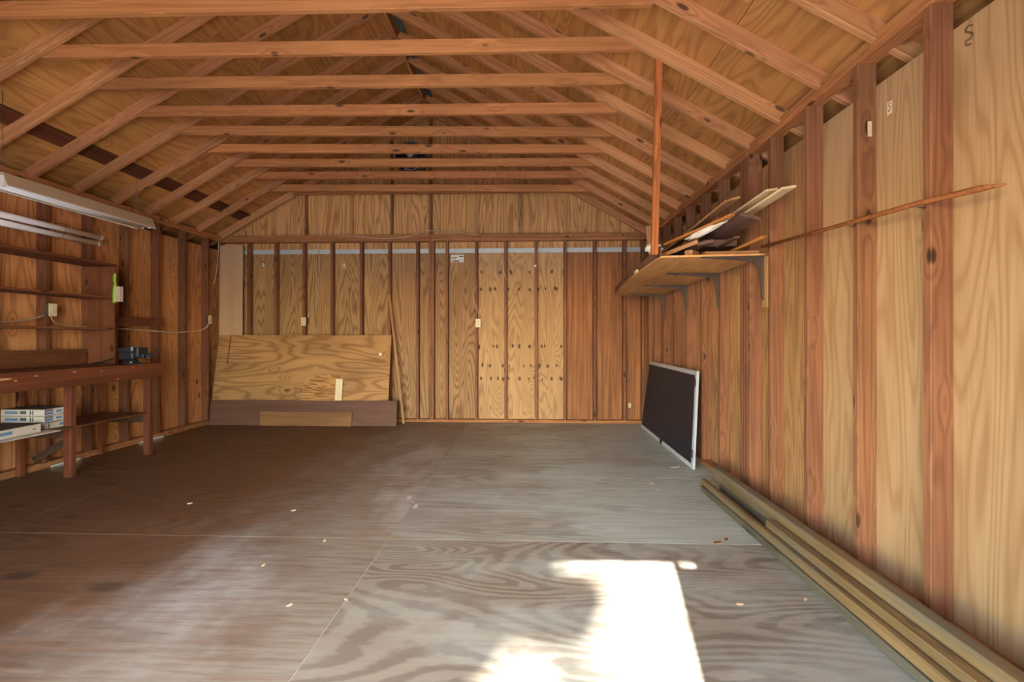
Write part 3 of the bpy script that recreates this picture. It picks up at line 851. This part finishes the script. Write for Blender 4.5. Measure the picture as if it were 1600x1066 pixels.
# ------------------------------------------------------------------ cables
def cable(label, pts, r=.0045):
    return tag(tube('cable', pts, r, 'cable', None, 6, True), label, 'cable')
yc = YS - .008
cable('white cable sagging along the top of the back wall plate',
      [(-2.955, yc, 2.595), (-2.85, yc, 2.618), (-2.745, yc, 2.624), (-2.55, yc, 2.60), (-2.382, yc, 2.59), (-2.15, yc, 2.562), (-1.93, yc, 2.555), (-1.7, yc, 2.58), (-1.45, yc, 2.64), (-1.373, yc - .012, 2.655), (-1.212, yc, 2.668), (-1.0, yc, 2.635), (-0.80, yc, 2.605), (-.695, yc, 2.60)])
cable('thin white wire running down the gable beside the centre post', [(-1.40, YS + .04, 3.05), (-1.43, YS + .03, 2.92), (-1.47, YS + .02, 2.80), (-1.42, YS + .0, 2.70), (-1.40, yc, 2.655)], .004)
cable('left wire of the crossing pair hanging to the back wall outlet', [(-2.985, D - .02, 2.515), (-2.99, D - .02, 2.42), (-3.02, D - .02, 2.22), (-3.005, D - .02, 2.02), (-2.985, D - .02, 1.9), (-3.06, D - .03, 1.75), (-3.085, D - .05, 1.60), (-3.095, YS - .02, 1.458)], .0042)
cable('right wire of the crossing pair hanging to the back wall outlet', [(-2.975, D - .03, 2.515), (-2.98, D - .03, 2.42), (-2.96, D - .03, 2.26), (-2.97, D - .03, 2.05), (-3.01, D - .035, 1.9), (-2.985, D - .035, 1.78), (-2.99, D - .04, 1.68), (-3.06, D - .05, 1.55), (-3.088, YS - .02, 1.458)], .0042)
cable('white wire looping past a stud down to the middle outlet', [(-.62, D - .012, 2.36), (-.615, D - .012, 2.10), (-.63, D - .012, 1.96), (-.69, D - .03, 1.90), (-.745, YS - .01, 1.86), (-.77, YS - .01, 1.76), (-.74, YS - .01, 1.62), (-.705, YS - .012, 1.54), (-.695, YS - .02, 1.434)], .004)
cable('short stray wire curling round the stud on the knotty plywood', [(-.385, D - .012, 2.19), (-.40, D - .03, 2.16), (-.355, YS - .008, 2.20), (-.345, YS - .008, 2.08), (-.31, YS - .008, 1.98), (-.27, D - .04, 1.93), (-.24, D - .012, 1.92)], .004)
cable('loose wire end hanging in the back left corner', [(-4.33, 6.22, 2.517), (-4.33, 6.215, 2.35), (-4.34, 6.21, 2.18), (-4.355, 6.20, 2.02), (-4.37, 6.18, 1.92)], .0045)
xc_ = XL + SX + .007
cable('grey cable stapled across the left wall studs to the corner outlet', [(xc_, 4.34, 1.275), (xc_, 4.6, 1.272), (xc_, 4.9, 1.262), (xc_, 5.2, 1.248), (xc_, 5.45, 1.238), (xc_, 5.62, 1.25), (xc_, 5.80, 1.262), (xc_, 5.95, 1.30), (xc_ + .02, 5.985, 1.355)], .007)
cable('twin cable lying along the lowest shelf board to the outlet', [(xc_ + .03, 2.6, 1.30), (xc_ + .03, 3.2, 1.30), (xc_ + .02, 3.6, 1.305), (xc_, 3.82, 1.34), (xc_ - .0, 3.92, 1.375)], .006)
cable('cable trailing from the shelf outlet behind the side board', [(xc_ + .015, 3.965, 1.363), (xc_ + .02, 4.0, 1.31), (xc_ + .02, 4.15, 1.285), (xc_ + .02, 4.29, 1.281)], .005)

# ------------------------------------------------------------------ cartons under the bench
def carton(x, y, z, rot, label, marks=()):
    L, W, T = x[1] - x[0], y[1] - y[0], z[1] - z[0]
    c = Vector(((x[0] + x[1]) / 2, (y[0] + y[1]) / 2, z[0]))
    t = thing('carton', c, label, 'box', 'cartons under the workbench')
    t.rotation_euler = (0, 0, R(rot))
    t.matrix_basis = Matrix.Translation(c) @ Matrix.Rotation(R(rot), 4, 'Z')
    def part(name, px, py, pz, mat, cc=.0006):
        me_ = cbox_mesh(name, px[1] - px[0], py[1] - py[0], pz[1] - pz[0], mat, cc)
        o_ = bpy.data.objects.new(name, me_); COL.objects.link(o_); o_.parent = t
        o_.matrix_basis = Matrix.Translation(((px[0] + px[1]) / 2, (py[0] + py[1]) / 2, (pz[0] + pz[1]) / 2))
        return o_
    part('carton_body', (-L / 2, L / 2), (-W / 2, W / 2), (0, T - .003), 'carton', .003)
    part('carton_lid', (-L / 2 + .001, L / 2 - .001), (-W / 2 + .001, W / 2 - .001), (T - .0029, T), 'carton_top')
    for face, u0, u1, v0, v1, m in marks:
        if face == 'x':
            part('printed_mark', (L / 2, L / 2 + .0008), (-W / 2 + W * u0, -W / 2 + W * u1), (T * v0, T * v1), m, .0001)
        else:
            part('printed_mark', (-L / 2 + L * u0, -L / 2 + L * u1), (-W / 2 - .0008, -W / 2), (T * v0, T * v1), m, .0001)
    return t
SZ = .4325
mk = [('x', .04, .36, .12, .55, 'blue_ink'), ('x', .04, .36, .62, .88, 'fan_grey'), ('x', .48, .7, .3, .7, 'blue_ink'), ('x', .04, .07, .08, .9, 'ink'),
      ('y', .68, .70, .15, .85, 'ink'), ('y', .74, .76, .15, .85, 'ink'), ('y', .68, .76, .45, .53, 'ink'), ('y', .45, .6, .3, .75, 'fan_grey'), ('y', .1, .4, .3, .7, 'blue_ink')]
carton((-4.268, -3.905), (3.555, 3.76), (SZ + .0005, SZ + .052), 2, 'bottom white carton of the far stack on the lower bench shelf', mk[2:4])
carton((-4.284, -3.92), (3.55, 3.755), (SZ + .0525, SZ + .107), 0, 'middle white carton of the far stack on the lower bench shelf', mk)
carton((-4.284, -3.92), (3.55, 3.755), (SZ + .1075, SZ + .162), 0, 'top white carton of the far stack on the lower bench shelf', mk)
fl = tag(box('flattened_carton', (-4.2, -3.72), (2.76, 3.50), (SZ + .0005, SZ + .008), 'carton', None, 'Y', .002), 'flattened white cardboard lying under the nearest carton', 'cardboard')
carton((-4.22, -3.79), (2.85, 3.42), (SZ + .0085, SZ + .075), 5, 'white carton nearest the camera lying askew on flattened cardboard', [('x', .05, .4, .2, .6, 'blue_ink'), ('x', .45, .62, .35, .7, 'blue_ink'), ('x', .88, .92, .4, .5, 'ink'), ('x', .05, .4, .7, .85, 'fan_grey')])

# ------------------------------------------------------------------ sheets leaning on the back wall
def lean(name, x0, x1, ybot, ytop, h, th_, mat, label, cat, zoff=0.001, skew=0.0, axis='X'):
    """board standing on its long edge, its face tilted back against what is behind"""
    a = math.atan2(ytop - ybot, h)
    n = Vector((0, -math.cos(a), math.sin(a)))
    c = Vector(((x0 + x1) / 2, (ybot + ytop) / 2, zoff + h / 2 * math.cos(a) + .0))
    if axis == 'X':
        o = beam(name, c - Vector(((x1 - x0) / 2, 0, 0)), c + Vector(((x1 - x0) / 2, 0, 0)), h, th_, mat, None, n, .001)
    else:
        u = Vector((0, math.sin(a), math.cos(a)))
        o = beam(name, c - u * h / 2, c + u * h / 2, x1 - x0, th_, mat, None, n, .001)
    if label: tag(o, label, cat)
    return o
lean('pale_board', -4.36, -4.025, 6.262, 6.296, 2.475, .012, 'birch', 'tall pale smooth board standing upright in the back left corner behind the plywood', 'board', axis='Z')
big = lean('plywood_sheet', -4.326, -1.893, 6.035, 6.238, 1.225, .018, 'lean_ply', 'full sheet of knotty tan plywood lying on its long edge against the back wall', 'plywood')
box('sticker', (-2.05, -2.01), (6.172, 6.1735), (.93, .965), 'paper', big, 'X', .0002)
M['crayon'] = plain('red_crayon', (122, 52, 40), 0.8)
beam('crayon_line', (-4.165, 6.1585, .80), (-4.155, 6.2250, 1.20), .016, .0008, 'crayon', big, (0, -1, .17), .0001)
lean('brown_board', -4.30, -1.755, 5.985, 6.035, .335, .012, 'brownboard', 'long dark brown board standing on the floor against the leaning plywood', 'board')
lean('tan_strip', -3.585, -2.345, 5.958, 5.978, .185, .010, 'tanboard', 'short tan strip of wood leaning on the long dark brown board', 'board')
def prism_flat(name, pts, thick, mat, base, tilt):
    """upright offcut cut to a polygon, grain level, leaning back by tilt about its foot"""
    cx = sum(p[0] for p in pts) / len(pts); cz = sum(p[1] for p in pts) / len(pts); n = len(pts)
    V = [(x - cx, -thick / 2, z - cz) for x, z in pts] + [(x - cx, thick / 2, z - cz) for x, z in pts]
    F = [list(range(n)), list(range(2 * n - 1, n - 1, -1))] + [[i, i + n, (i + 1) % n + n, (i + 1) % n] for i in range(n)]
    me_ = new_mesh(name, V, F, mat)
    bm_ = bmesh.new(); bm_.from_mesh(me_); bmesh.ops.recalc_face_normals(bm_, faces=bm_.faces); bm_.to_mesh(me_); bm_.free()
    mw = Matrix.Translation((cx, base + math.tan(tilt) * cz, cz)) @ Matrix.Rotation(-tilt, 4, 'X')
    return link(name, me_, mw, None)
o = prism_flat('plywood_scrap', [(-3.075, .03), (-2.60, .03), (-2.57, .67), (-2.937, .67), (-2.94, .615), (-2.97, .615), (-2.97, .555), (-3.06, .555)], .012, 'fir_scrap', 6.012, math.atan2(.203, 1.22))
tag(o, 'strongly grained plywood scrap with stepped corner propped behind the brown board', 'plywood')
o = lean('whitewood_strip', -2.605, -2.512, 6.034, 6.088, .33, .012, 'white_strip', None, None, zoff=.29, axis='Z')
tag(o, 'cream white wooden strip propped beside the grained plywood scrap', 'board')
tag(beam('thin_lath', (-1.705, 6.16, .006), (-1.945, 6.297, 1.775), .03, .012, 'tan_scrap', None, (0, -1, 0)), 'thin wooden lath leaning against the back wall right of the leaning plywood', 'lath')

# ------------------------------------------------------------------ black panel
bp = thing('black_panel', (1.47, 5.08, 0), 'black rectangular panel in a thin aluminium frame leaning on the right wall', 'panel')
c00 = Vector((1.459, 4.115, .004)); c01 = Vector((1.469, 6.03, .004)); c10 = Vector((1.502, 4.13, .876)); c11 = Vector((1.588, 6.04, .866))
def pp(u, v, off=0.0):
    p = c00.lerp(c01, u).lerp(c10.lerp(c11, u), v)
    return p + Vector((-off, 0, off * .08))
def patch(name, u0, u1, v0, v1, o0, o1, mat, nu=6, nv=6):
    V = []; F = []
    for off in (o1, o0):
        for j in range(nv + 1):
            for i in range(nu + 1):
                V.append(tuple(pp(u0 + (u1 - u0) * i / nu, v0 + (v1 - v0) * j / nv, off)))
    k = (nu + 1) * (nv + 1)
    for b in (0, k):
        for j in range(nv):
            for i in range(nu):
                F.append([b + j * (nu + 1) + i, b + j * (nu + 1) + i + 1, b + (j + 1) * (nu + 1) + i + 1, b + (j + 1) * (nu + 1) + i])
    rim = [i for i in range(nu)] + [nu + j * (nu + 1) for j in range(nv)] + [k - 1 - i for i in range(nu)] + [(nv - j) * (nu + 1) for j in range(nv)]
    for a, b in zip(rim, rim[1:] + rim[:1]):
        F.append([a, b, b + k, a + k])
    ctr = sum((Vector(v) for v in V), Vector()) / len(V)
    me_ = new_mesh(name, [tuple(Vector(v) - ctr) for v in V], F, mat)
    bm = bmesh.new(); bm.from_mesh(me_); bmesh.ops.recalc_face_normals(bm, faces=bm.faces); bm.to_mesh(me_); bm.free()
    return link(name, me_, Matrix.Translation(ctr), bp)
fu, fv = .022, .045
patch('panel_sheet', fu * .5, 1 - fu * .5, fv * .5, 1 - fv * .5, -.008, .004, 'black_panel')
patch('frame_rail', 0, 1, 0, fv, -.014, .008, 'alu', 6, 1)
patch('frame_rail', 0, 1, 1 - fv, 1, -.014, .008, 'alu', 6, 1)
patch('frame_stile', 0, fu, fv, 1 - fv, -.014, .008, 'alu', 1, 6)
patch('frame_stile', 1 - fu * .35, 1, fv, 1 - fv, -.014, .008, 'black', 1, 6)
patch('latch', .50, .535, fv * .1, fv * 1.2, .008, .016, 'black', 1, 1)
for v in (.12, .84):
    patch('hinge', .0, .012, v, v + .075, .008, .013, 'steel', 1, 1)
for u, v in ((.62, .72), (.63, .38), (.48, .40), (.3, .62)):
    patch('scuff', u, u + .009, v, v + .010, .004, .0046, 'paint_spot', 1, 1)

# ------------------------------------------------------------------ timbers on the floor along the right wall
TB = [('treated_old', (1.314, 1.356), (0.55, 3.56), (0.001, .043), 'lowest weathered grey timber on the floor, outermost of the pile along the right wall'),
      ('treated', (1.325, 1.361), (0.5, 3.58), (.044, .090), 'greenish timber resting on the lowest grey timber of the pile'),
      ('treated', (1.366, 1.422), (0.4, 2.70), (0.001, .122), 'shorter yellowish timber in the middle of the pile along the right wall'),
      ('treated_old', (1.432, 1.488), (0.35, 3.50), (0.001, .084), 'grey timber buried under the topmost timber of the pile'),
      ('treated', (1.427, 1.492), (0.3, 3.62), (0.085, .169), 'topmost greenish timber of the pile, nearest the right wall studs')]
for m, x, y, z, lb in TB:
    tag(box('timber', x, y, z, m, None, 'Y', .006), lb, 'timber')

# ------------------------------------------------------------------ shelf on the right wall
sf = thing('wall_shelf', (1.3, 4.4, 1.70), 'wide plywood shelf on steel brackets high on the right wall', 'shelf')
def shelf_z(u, v):      # u along the wall, v from wall to outer edge
    return 1.737 - .045 * u - .012 * v * (1 - u) + .012 * math.sin(math.pi * u) * v
nu, nv = 12, 4
V = []; F = []
for top in (0, 1):
    for i in range(nu + 1):
        u = i / nu
        for j in range(nv + 1):
            v = j / nv
            xo = .905 + .145 * u ** 1.6
            V.append((1.606 + (xo - 1.606) * v, 3.172 + 2.488 * u, shelf_z(u, v) + .012 * top))
k = (nu + 1) * (nv + 1)
for b in (0, k):
    for i in range(nu):
        for j in range(nv):
            q = b + i * (nv + 1) + j
            F.append([q, q + 1, q + nv + 2, q + nv + 1])
rim = [j for j in range(nv)] + [nv + i * (nv + 1) for i in range(nu)] + [k - 1 - j for j in range(nv)] + [(nu - i) * (nv + 1) for i in range(nu)]
for a, b in zip(rim, rim[1:] + rim[:1]): F.append([a, b, b + k, a + k])
V = [(y - 4.4, -(x - 1.3), z - 1.70) for x, y, z in V]
me = new_mesh('shelf_sheet', V, F, 'shelf_ply')
bm = bmesh.new(); bm.from_mesh(me); bmesh.ops.recalc_face_normals(bm, faces=bm.faces); bm.to_mesh(me); bm.free()
link('shelf_sheet', me, Matrix.Translation((1.3, 4.4, 1.70)) @ AX['Y'].to_4x4(), sf)
def bracket(y, z):
    """pressed steel L bracket: tapering arms with a raised rib and a rounded corner"""
    prof = []
    xw = 1.596
    t = .009
    pts = [(xw, z - .29), (xw, z - .003), (xw - .42, z - .003), (xw - .42, z - .010), (xw - .20, z - .024)]
    for a in range(0, 91, 15):
        pts.append((xw - .085 + .05 * math.sin(R(a)), z - .085 + .05 * math.cos(R(a)) + .0))
    pts += [(xw - .018, z - .16), (xw - .006, z - .29)]
    n = len(pts)
    V = [(x - xw, -.006, zz - z) for x, zz in pts] + [(x - xw, .006, zz - z) for x, zz in pts]
    F = [list(range(n)), list(range(2 * n - 1, n - 1, -1))] + [[i, i + n, (i + 1) % n + n, (i + 1) % n] for i in range(n)]
    for (x0, x1, z0, z1) in ((xw, xw + .004, z - .30, z - .003), (xw - .43, xw + .004, z - .0029, z)):
        b = len(V)
        for dy in (-.014, .014):
            V += [(x0 - xw, dy, z0 - z), (x1 - xw, dy, z0 - z), (x1 - xw, dy, z1 - z), (x0 - xw, dy, z1 - z)]
        F += [[b, b + 1, b + 2, b + 3], [b + 7, b + 6, b + 5, b + 4]] + [[b + i, b + 4 + i, b + 4 + (i + 1) % 4, b + (i + 1) % 4] for i in range(4)]
    me_ = new_mesh('bracket', V, F, 'steel')
    bm = bmesh.new(); bm.from_mesh(me_); bmesh.ops.recalc_face_normals(bm, faces=bm.faces); bm.to_mesh(me_); bm.free()
    link('bracket', me_, Matrix.Translation((xw, y, z)), sf)
for y, u in ((3.187, .005), (3.925, .29), (4.70, .61), (5.47, .92)):
    bracket(y, 1.737 - .045 * u - .004)
box('backing_strip', (1.601, 1.6095), (3.136, 3.208), (1.38, 1.73), 'tan_scrap', sf, 'Z')
hp = tag(beam('hanging_post', (.872, 3.215, 1.752), (.852, 3.032, 3.06), .045, .038, 'post', None, (0, -1, 0), .003), 'slim reddish post hanging from a rafter down to the shelf edge', 'post')

# ------------------------------------------------------------------ offcuts heaped on the shelf
ST = 1.75
def scrap(name, p0, p1, w_, t, mat, label, cat='board', up=(0, 0, 1)):
    return tag(beam(name, p0, p1, w_, t, mat, None, up, .0015), label, cat)
scrap('plywood_offcut', (1.30, 3.42, ST + .010), (1.33, 5.45, ST - .018), .52, .016, 'dark_scrap', 'dark flat plywood offcut at the bottom of the heap on the shelf', 'plywood')
scrap('trim_board', (1.225, 3.28, ST + .012), (1.590, 3.275, ST + .016), .11, .026, 'tan_scrap', 'tan board lying crosswise at the front edge of the shelf')
scrap('wood_block', (1.125, 3.27, ST + .022), (1.205, 3.36, ST + .022), .055, .044, 'tan_scrap', 'small pale block beside the crosswise board on the shelf', 'block')
scrap('dark_plank', (1.14, 3.60, ST + .055), (1.16, 5.35, ST + .035), .20, .06, 'dark_scrap', 'thick dark plank buried on the outer side of the shelf heap')
scrap('dark_plank', (1.44, 3.60, ST + .062), (1.45, 5.3, ST + .04), .26, .07, 'dark_scrap', 'thick dark plank buried on the wall side of the shelf heap')
scrap('dark_plank', (1.42, 3.45, ST + .130), (1.44, 5.2, ST + .108), .24, .05, 'mauve_scrap', 'brown plank lying over the buried planks of the heap')
scrap('panel_strip', (.928, 3.26, ST + .038), (1.050, 5.60, ST + .007), .012, .075, 'mauve_scrap', 'thin dark strip standing on edge along the outer rim of the shelf')
scrap('grooved_board', (1.415, 2.97, 1.950), (1.385, 5.0, 1.925), .135, .022, 'mauve_scrap', 'brown grooved board whose pale end juts out under the cream trim', up=(.25, 0, 1))
scrap('cream_trim', (1.525, 2.74, 2.060), (1.500, 4.9, 1.955), .085, .014, 'cream_trim', 'cream moulding jutting furthest from the heap towards the camera', up=(-.15, 0, 1))
scrap('cream_trim', (1.490, 2.86, 2.085), (1.46, 4.9, 1.985), .075, .014, 'cream_trim', 'second cream moulding lying on the one that juts furthest', up=(-.15, 0, 1))
scrap('reddish_board', (1.315, 3.0, 2.072), (1.255, 4.45, 1.945), .105, .014, 'tan_scrap', 'reddish tan board sticking up left of the cream mouldings', up=(-.3, 0, 1))
scrap('orange_lath', (1.325, 3.02, 1.975), (1.06, 3.60, 1.90), .03, .018, 'orange_stick', 'orange lath lying aslant over the heap below the reddish board', 'lath')
scrap('light_board', (1.205, 3.30, 1.865), (.985, 3.46, 1.788), .055, .028, 'tan_scrap', 'light brown board end sloping down towards the hanging post', up=(0, -.4, 1))
scrap('dark_lath', (1.395, 3.12, 1.852), (1.40, 3.43, 1.842), .04, .012, 'mauve_scrap', 'dark lath with a pale tip below the grooved board', 'lath')
scrap('orange_stick', (1.575, 3.11, 1.853), (1.47, 3.42, 1.800), .024, .018, 'orange_stick', 'orange stick pointing up beside the wall above the crosswise board', 'stick')
scrap('mauve_piece', (1.215, 3.36, 1.848), (1.32, 3.33, 1.868), .045, .026, 'mauve_scrap', 'short stained piece below the torn white paper', 'offcut')
scrap('leaning_offcut', (1.075, 3.98, ST + .09), (1.02, 3.90, 2.125), .075, .014, 'tan_scrap', 'small offcut standing upright behind the hanging post', 'offcut', up=(0, -1, 0))
scrap('wood_block', (.944, 4.02, ST + .004), (.948, 4.12, ST + .004), .02, .032, 'cream_trim', 'tiny pale block on the outer rim of the shelf', 'block')
def crumple(name, c, size, seed, mat, label, cat, elong=None):
    bm = bmesh.new()
    bmesh.ops.create_icosphere(bm, subdivisions=3, radius=1)
    for v in bm.verts:
        n_ = mnoise.noise(v.co * 2.3 + Vector((seed, seed * 2, 0))) + .6 * mnoise.noise(v.co * 5 + Vector((seed, 0, 3)))
        v.co *= 1 + .45 * n_
        v.co = Vector((v.co.x * size[0], v.co.y * size[1], v.co.z * size[2]))
    me_ = bpy.data.meshes.new(name); bm.to_mesh(me_); bm.free()
    me_.materials.append(M[mat])
    mw = Matrix.Translation(c)
    if elong is not None:
        mw = mw @ Vector((1, 0, 0)).rotation_difference(Vector(elong).normalized()).to_matrix().to_4x4()
    return tag(link(name, me_, mw, None), label, cat)
crumple('plastic_bag', (1.0, 3.70, 1.895), (.06, .05, .04), 2.0, 'bag', 'crumpled white plastic bag on the heap behind the hanging post', 'bag')
crumple('torn_paper', (1.235, 3.22, 1.925), (.14, .03, .02), 5.0, 'bag', 'torn white paper draped over the orange lath', 'paper', (.3, -.2, .13))
tag(tube('thin_stick', [(1.578, 3.16, 1.790), (1.580, 2.252, 1.740), (1.580, 1.912, 1.722), (1.585, 1.66, 1.700), (1.588, 1.585, 1.688)], [.010, .011, .011, .012, .003], 'thin_stick', None, 6), 'long thin pointed stick lying across the right wall studs', 'stick')
for y, z in ((2.30, 1.728), (1.90, 1.707)):
    tag(tube('nail', [(XR - SX + .01, y + .019, z - .004), (XR - SX - .045, y + .019, z + .002)], .0028, 'steel', None, 6), 'nail under the thin stick on the ' + ('second' if y > 2 else 'nearest') + ' visible right wall stud', 'nail')
# tag and stamp on the right wall
box('paper_tag', (XR - SX + .045, XR - SX + .065), (2.2970, 2.2982), (2.16, 2.235), 'cream_trim', wr, 'Z', .0002)
M['faded_ink'] = plain('faded_stamp_ink', (112, 84, 54), 0.8, 0.0, 0.3, 60.0)
def stamp(y, z, s):
    pts = [(.016, .034), (-.004, .042), (-.016, .028), (0, .012), (.014, -.002), (.006, -.018), (-.014, -.016), (-.012, -.034), (.008, -.042)]
    tube('stamp_mark', [(XR - .0004, y - a_ * s, z + b_ * s) for a_, b_ in pts], .0042 * s, 'faded_ink', wr, 5, True)
stamp(1.83, 2.345, .9)
box('sticker', (XR - .001, XR), (2.205, 2.235), (2.23, 2.29), 'cream_trim', wr, 'Z', .0002)
stamp(2.22, 2.262, .45)

# ------------------------------------------------------------------ attic fan high on the back gable
fc = (-1.64, D - .10, 3.665)
fan = thing('gable_fan', fc, 'round grey exhaust fan high on the back gable behind the collar ties', 'fan')
def ring(name, r0, r1, y0, y1, mat, parent, n=32):
    V = []; F = []
    for (r_, y) in ((r0, y0), (r1, y0), (r1, y1), (r0, y1)):
        for k_ in range(n):
            a = 2 * math.pi * k_ / n
            V.append((fc[0] + r_ * math.cos(a), y, fc[2] + r_ * math.sin(a)))
    for i in range(4):
        for k_ in range(n):
            F.append([i * n + k_, i * n + (k_ + 1) % n, ((i + 1) % 4) * n + (k_ + 1) % n, ((i + 1) % 4) * n + k_])
    me_ = new_mesh(name, V, F, mat)
    bm = bmesh.new(); bm.from_mesh(me_); bmesh.ops.recalc_face_normals(bm, faces=bm.faces); bm.to_mesh(me_); bm.free()
    return link(name, me_, Matrix.Identity(4), parent)
ring('fan_shroud', .205, .225, D - .13, D - .002, 'fan_grey', fan)
lathe('fan_opening', [(.204, 0), (.204, .004)], (fc[0], D - .008, fc[2]), (0, 1, 0), 'black', fan, 32)
lathe('motor', [(.03, 0), (.06, .01), (.062, .07), (.05, .08)], (fc[0], D - .14, fc[2] + .01), (0, 1, 0), 'fan_grey', fan, 18)
for k_ in range(6):
    a = k_ * math.pi / 3
    d_ = Vector((math.cos(a), 0, math.sin(a)))
    beam('fan_blade', Vector((fc[0], D - .05, fc[2])) + d_ * .05, Vector((fc[0], D - .05, fc[2])) + d_ * .195, .075, .004, 'fan_grey', fan, (-.5 * d_.z, -1, .5 * d_.x))
for s in (-1, 1):
    beam('mount_arm', (fc[0] + s * .065, D - .10, fc[2] + .01), (fc[0] + s * .21, D - .10, fc[2] + .01), .02, .012, 'fan_grey', fan)
lathe('motor_label', [(.045, 0), (.045, .001)], (fc[0], D - .1415, fc[2] + .05), (0, -1, 0), 'paper', fan, 9)
tube('guard_wire', [(fc[0] + .17 * math.cos(a), D - .138, fc[2] + .17 * math.sin(a)) for a in [R(t) for t in range(-120, -20, 10)]], .005, 'white', fan, 6)

# ------------------------------------------------------------------ litter on the floor
def chip(x, y, s, mat, rot, label, cat, group=None, name='wood_chip'):
    bm = bmesh.new()
    rr_ = random.Random(int(x * 1000) + int(y * 777))
    n_ = 7
    top = []
    for k_ in range(n_):
        a = 2 * math.pi * k_ / n_
        top.append(bm.verts.new((s * 1.6 * rr_.uniform(.7, 1.1) * math.cos(a), s * .7 * rr_.uniform(.7, 1.1) * math.sin(a), .003 + s * .15 * rr_.random())))
    f = bm.faces.new(top)
    ex = bmesh.ops.extrude_face_region(bm, geom=[f])
    for v in [g for g in ex['geom'] if isinstance(g, bmesh.types.BMVert)]: v.co.z = .0008
    bmesh.ops.recalc_face_normals(bm, faces=bm.faces)
    me_ = bpy.data.meshes.new(name); bm.to_mesh(me_); bm.free()
    me_.materials.append(M[mat])
    return tag(link(name, me_, Matrix.Translation((x, y, 0)) @ Matrix.Rotation(rot, 4, 'Z'), None), label, cat, group)
chip(1.08, 2.66, .022, 'leaf_dry', .3, 'larger of two dry brown leaf scraps on the floor near the timbers', 'leaf', None, 'dry_leaf')
chip(1.15, 2.71, .016, 'leaf_dry', 1.0, 'smaller of two dry brown leaf scraps on the floor near the timbers', 'leaf', None, 'dry_leaf')
chip(1.33, 4.20, .03, 'paint_spot', .4, 'white scrap on the floor at the near foot of the black panel', 'scrap', None, 'paper_scrap')
for x, y, s, r_, wh in ((.99, 3.72, .014, .2, 'nearest the black panel'), (.99, 3.55, .009, 1.2, 'just before the black panel, smaller of two'), (.93, 2.05, .012, .1, 'just right of the sunlit patch'),
                        (1.24, 2.10, .010, .7, 'beside the timbers along the right wall'), (-1.18, 2.60, .012, 2.0, 'left of the filler patch'), (-1.6, 3.05, .014, .4, 'left of the paint smudges'),
                        (-2.4, 3.15, .012, .5, 'in the middle of the brown floor half'), (-1.05, 1.97, .010, .9, 'just left of the long seam'), (-1.37, 2.31, .009, 1.4, 'on the dusty part of the brown floor'), (-.82, 2.02, .008, 2.6, 'on the long floor seam')):
    chip(x, y, s, 'cream_trim', r_, 'small pale wood chip on the floor ' + wh, 'chip', 'wood chips on the floor')

# ------------------------------------------------------------------ tree outside that dapples the sunlight on the floor
def canopy_pt(sx, sy, t=13.0):
    return Vector((sx, sy, 0)) - SUN_DIR / SUN_DIR.y * t
tr = thing('garden_tree', canopy_pt(-1.0, 2.2) * Vector((1, 1, 0)) if False else (canopy_pt(-1.2, 2.2).x, canopy_pt(-1.2, 2.2).y, -.13), 'leafy garden tree outside the open garage door, behind the viewer', 'tree')
V = []; F = []
rr = random.Random(11)
def leaf_ball(c, rad, n_, size):
    for _ in range(n_):
        while True:
            p = Vector((rr.uniform(-1, 1), rr.uniform(-1, 1), rr.uniform(-1, 1)))
            if p.length < 1: break
        p = c + Vector((p.x * rad[0], p.y * rad[1], p.z * rad[2]))
        a = Vector((rr.gauss(0, 1), rr.gauss(0, 1), rr.gauss(0, 1))).normalized()
        b = a.orthogonal().normalized(); c2 = a.cross(b)
        s = size * rr.uniform(.7, 1.3)
        k_ = len(V)
        V.extend([tuple(p - b * s), tuple(p + c2 * s * .45), tuple(p + b * s), tuple(p - c2 * s * .45)])
        F.append([k_, k_ + 1, k_ + 2, k_ + 3])
for sx, sy, rx, rz, n_ in ((-1.15, 2.15, 1.15, .75, 16000), (-2.6, 2.3, 1.3, 1.1, 12000), (-.06, 2.36, .20, .10, 900), (.13, 2.0, .20, .13, 900), (-.95, 1.1, .62, .5, 4500), (.18, 1.42, .16, .05, 300), (-2.5, .6, 1.4, 1.0, 9000)):
    leaf_ball(canopy_pt(sx, sy), (rx, rx * .8, rz), n_, .085)
me = new_mesh('foliage', V, F, 'foliage')
fo = link('foliage', me, Matrix.Identity(4), tr); fo['kind'] = 'stuff'
q0 = canopy_pt(-1.2, 2.2)
tube('trunk', [(q0.x, q0.y, -.13), (q0.x + .1, q0.y, 3), (q0.x, q0.y + .1, 5.5), (q0.x, q0.y, 8)], [.22, .17, .13, .06], 'bark', tr, 10, False)
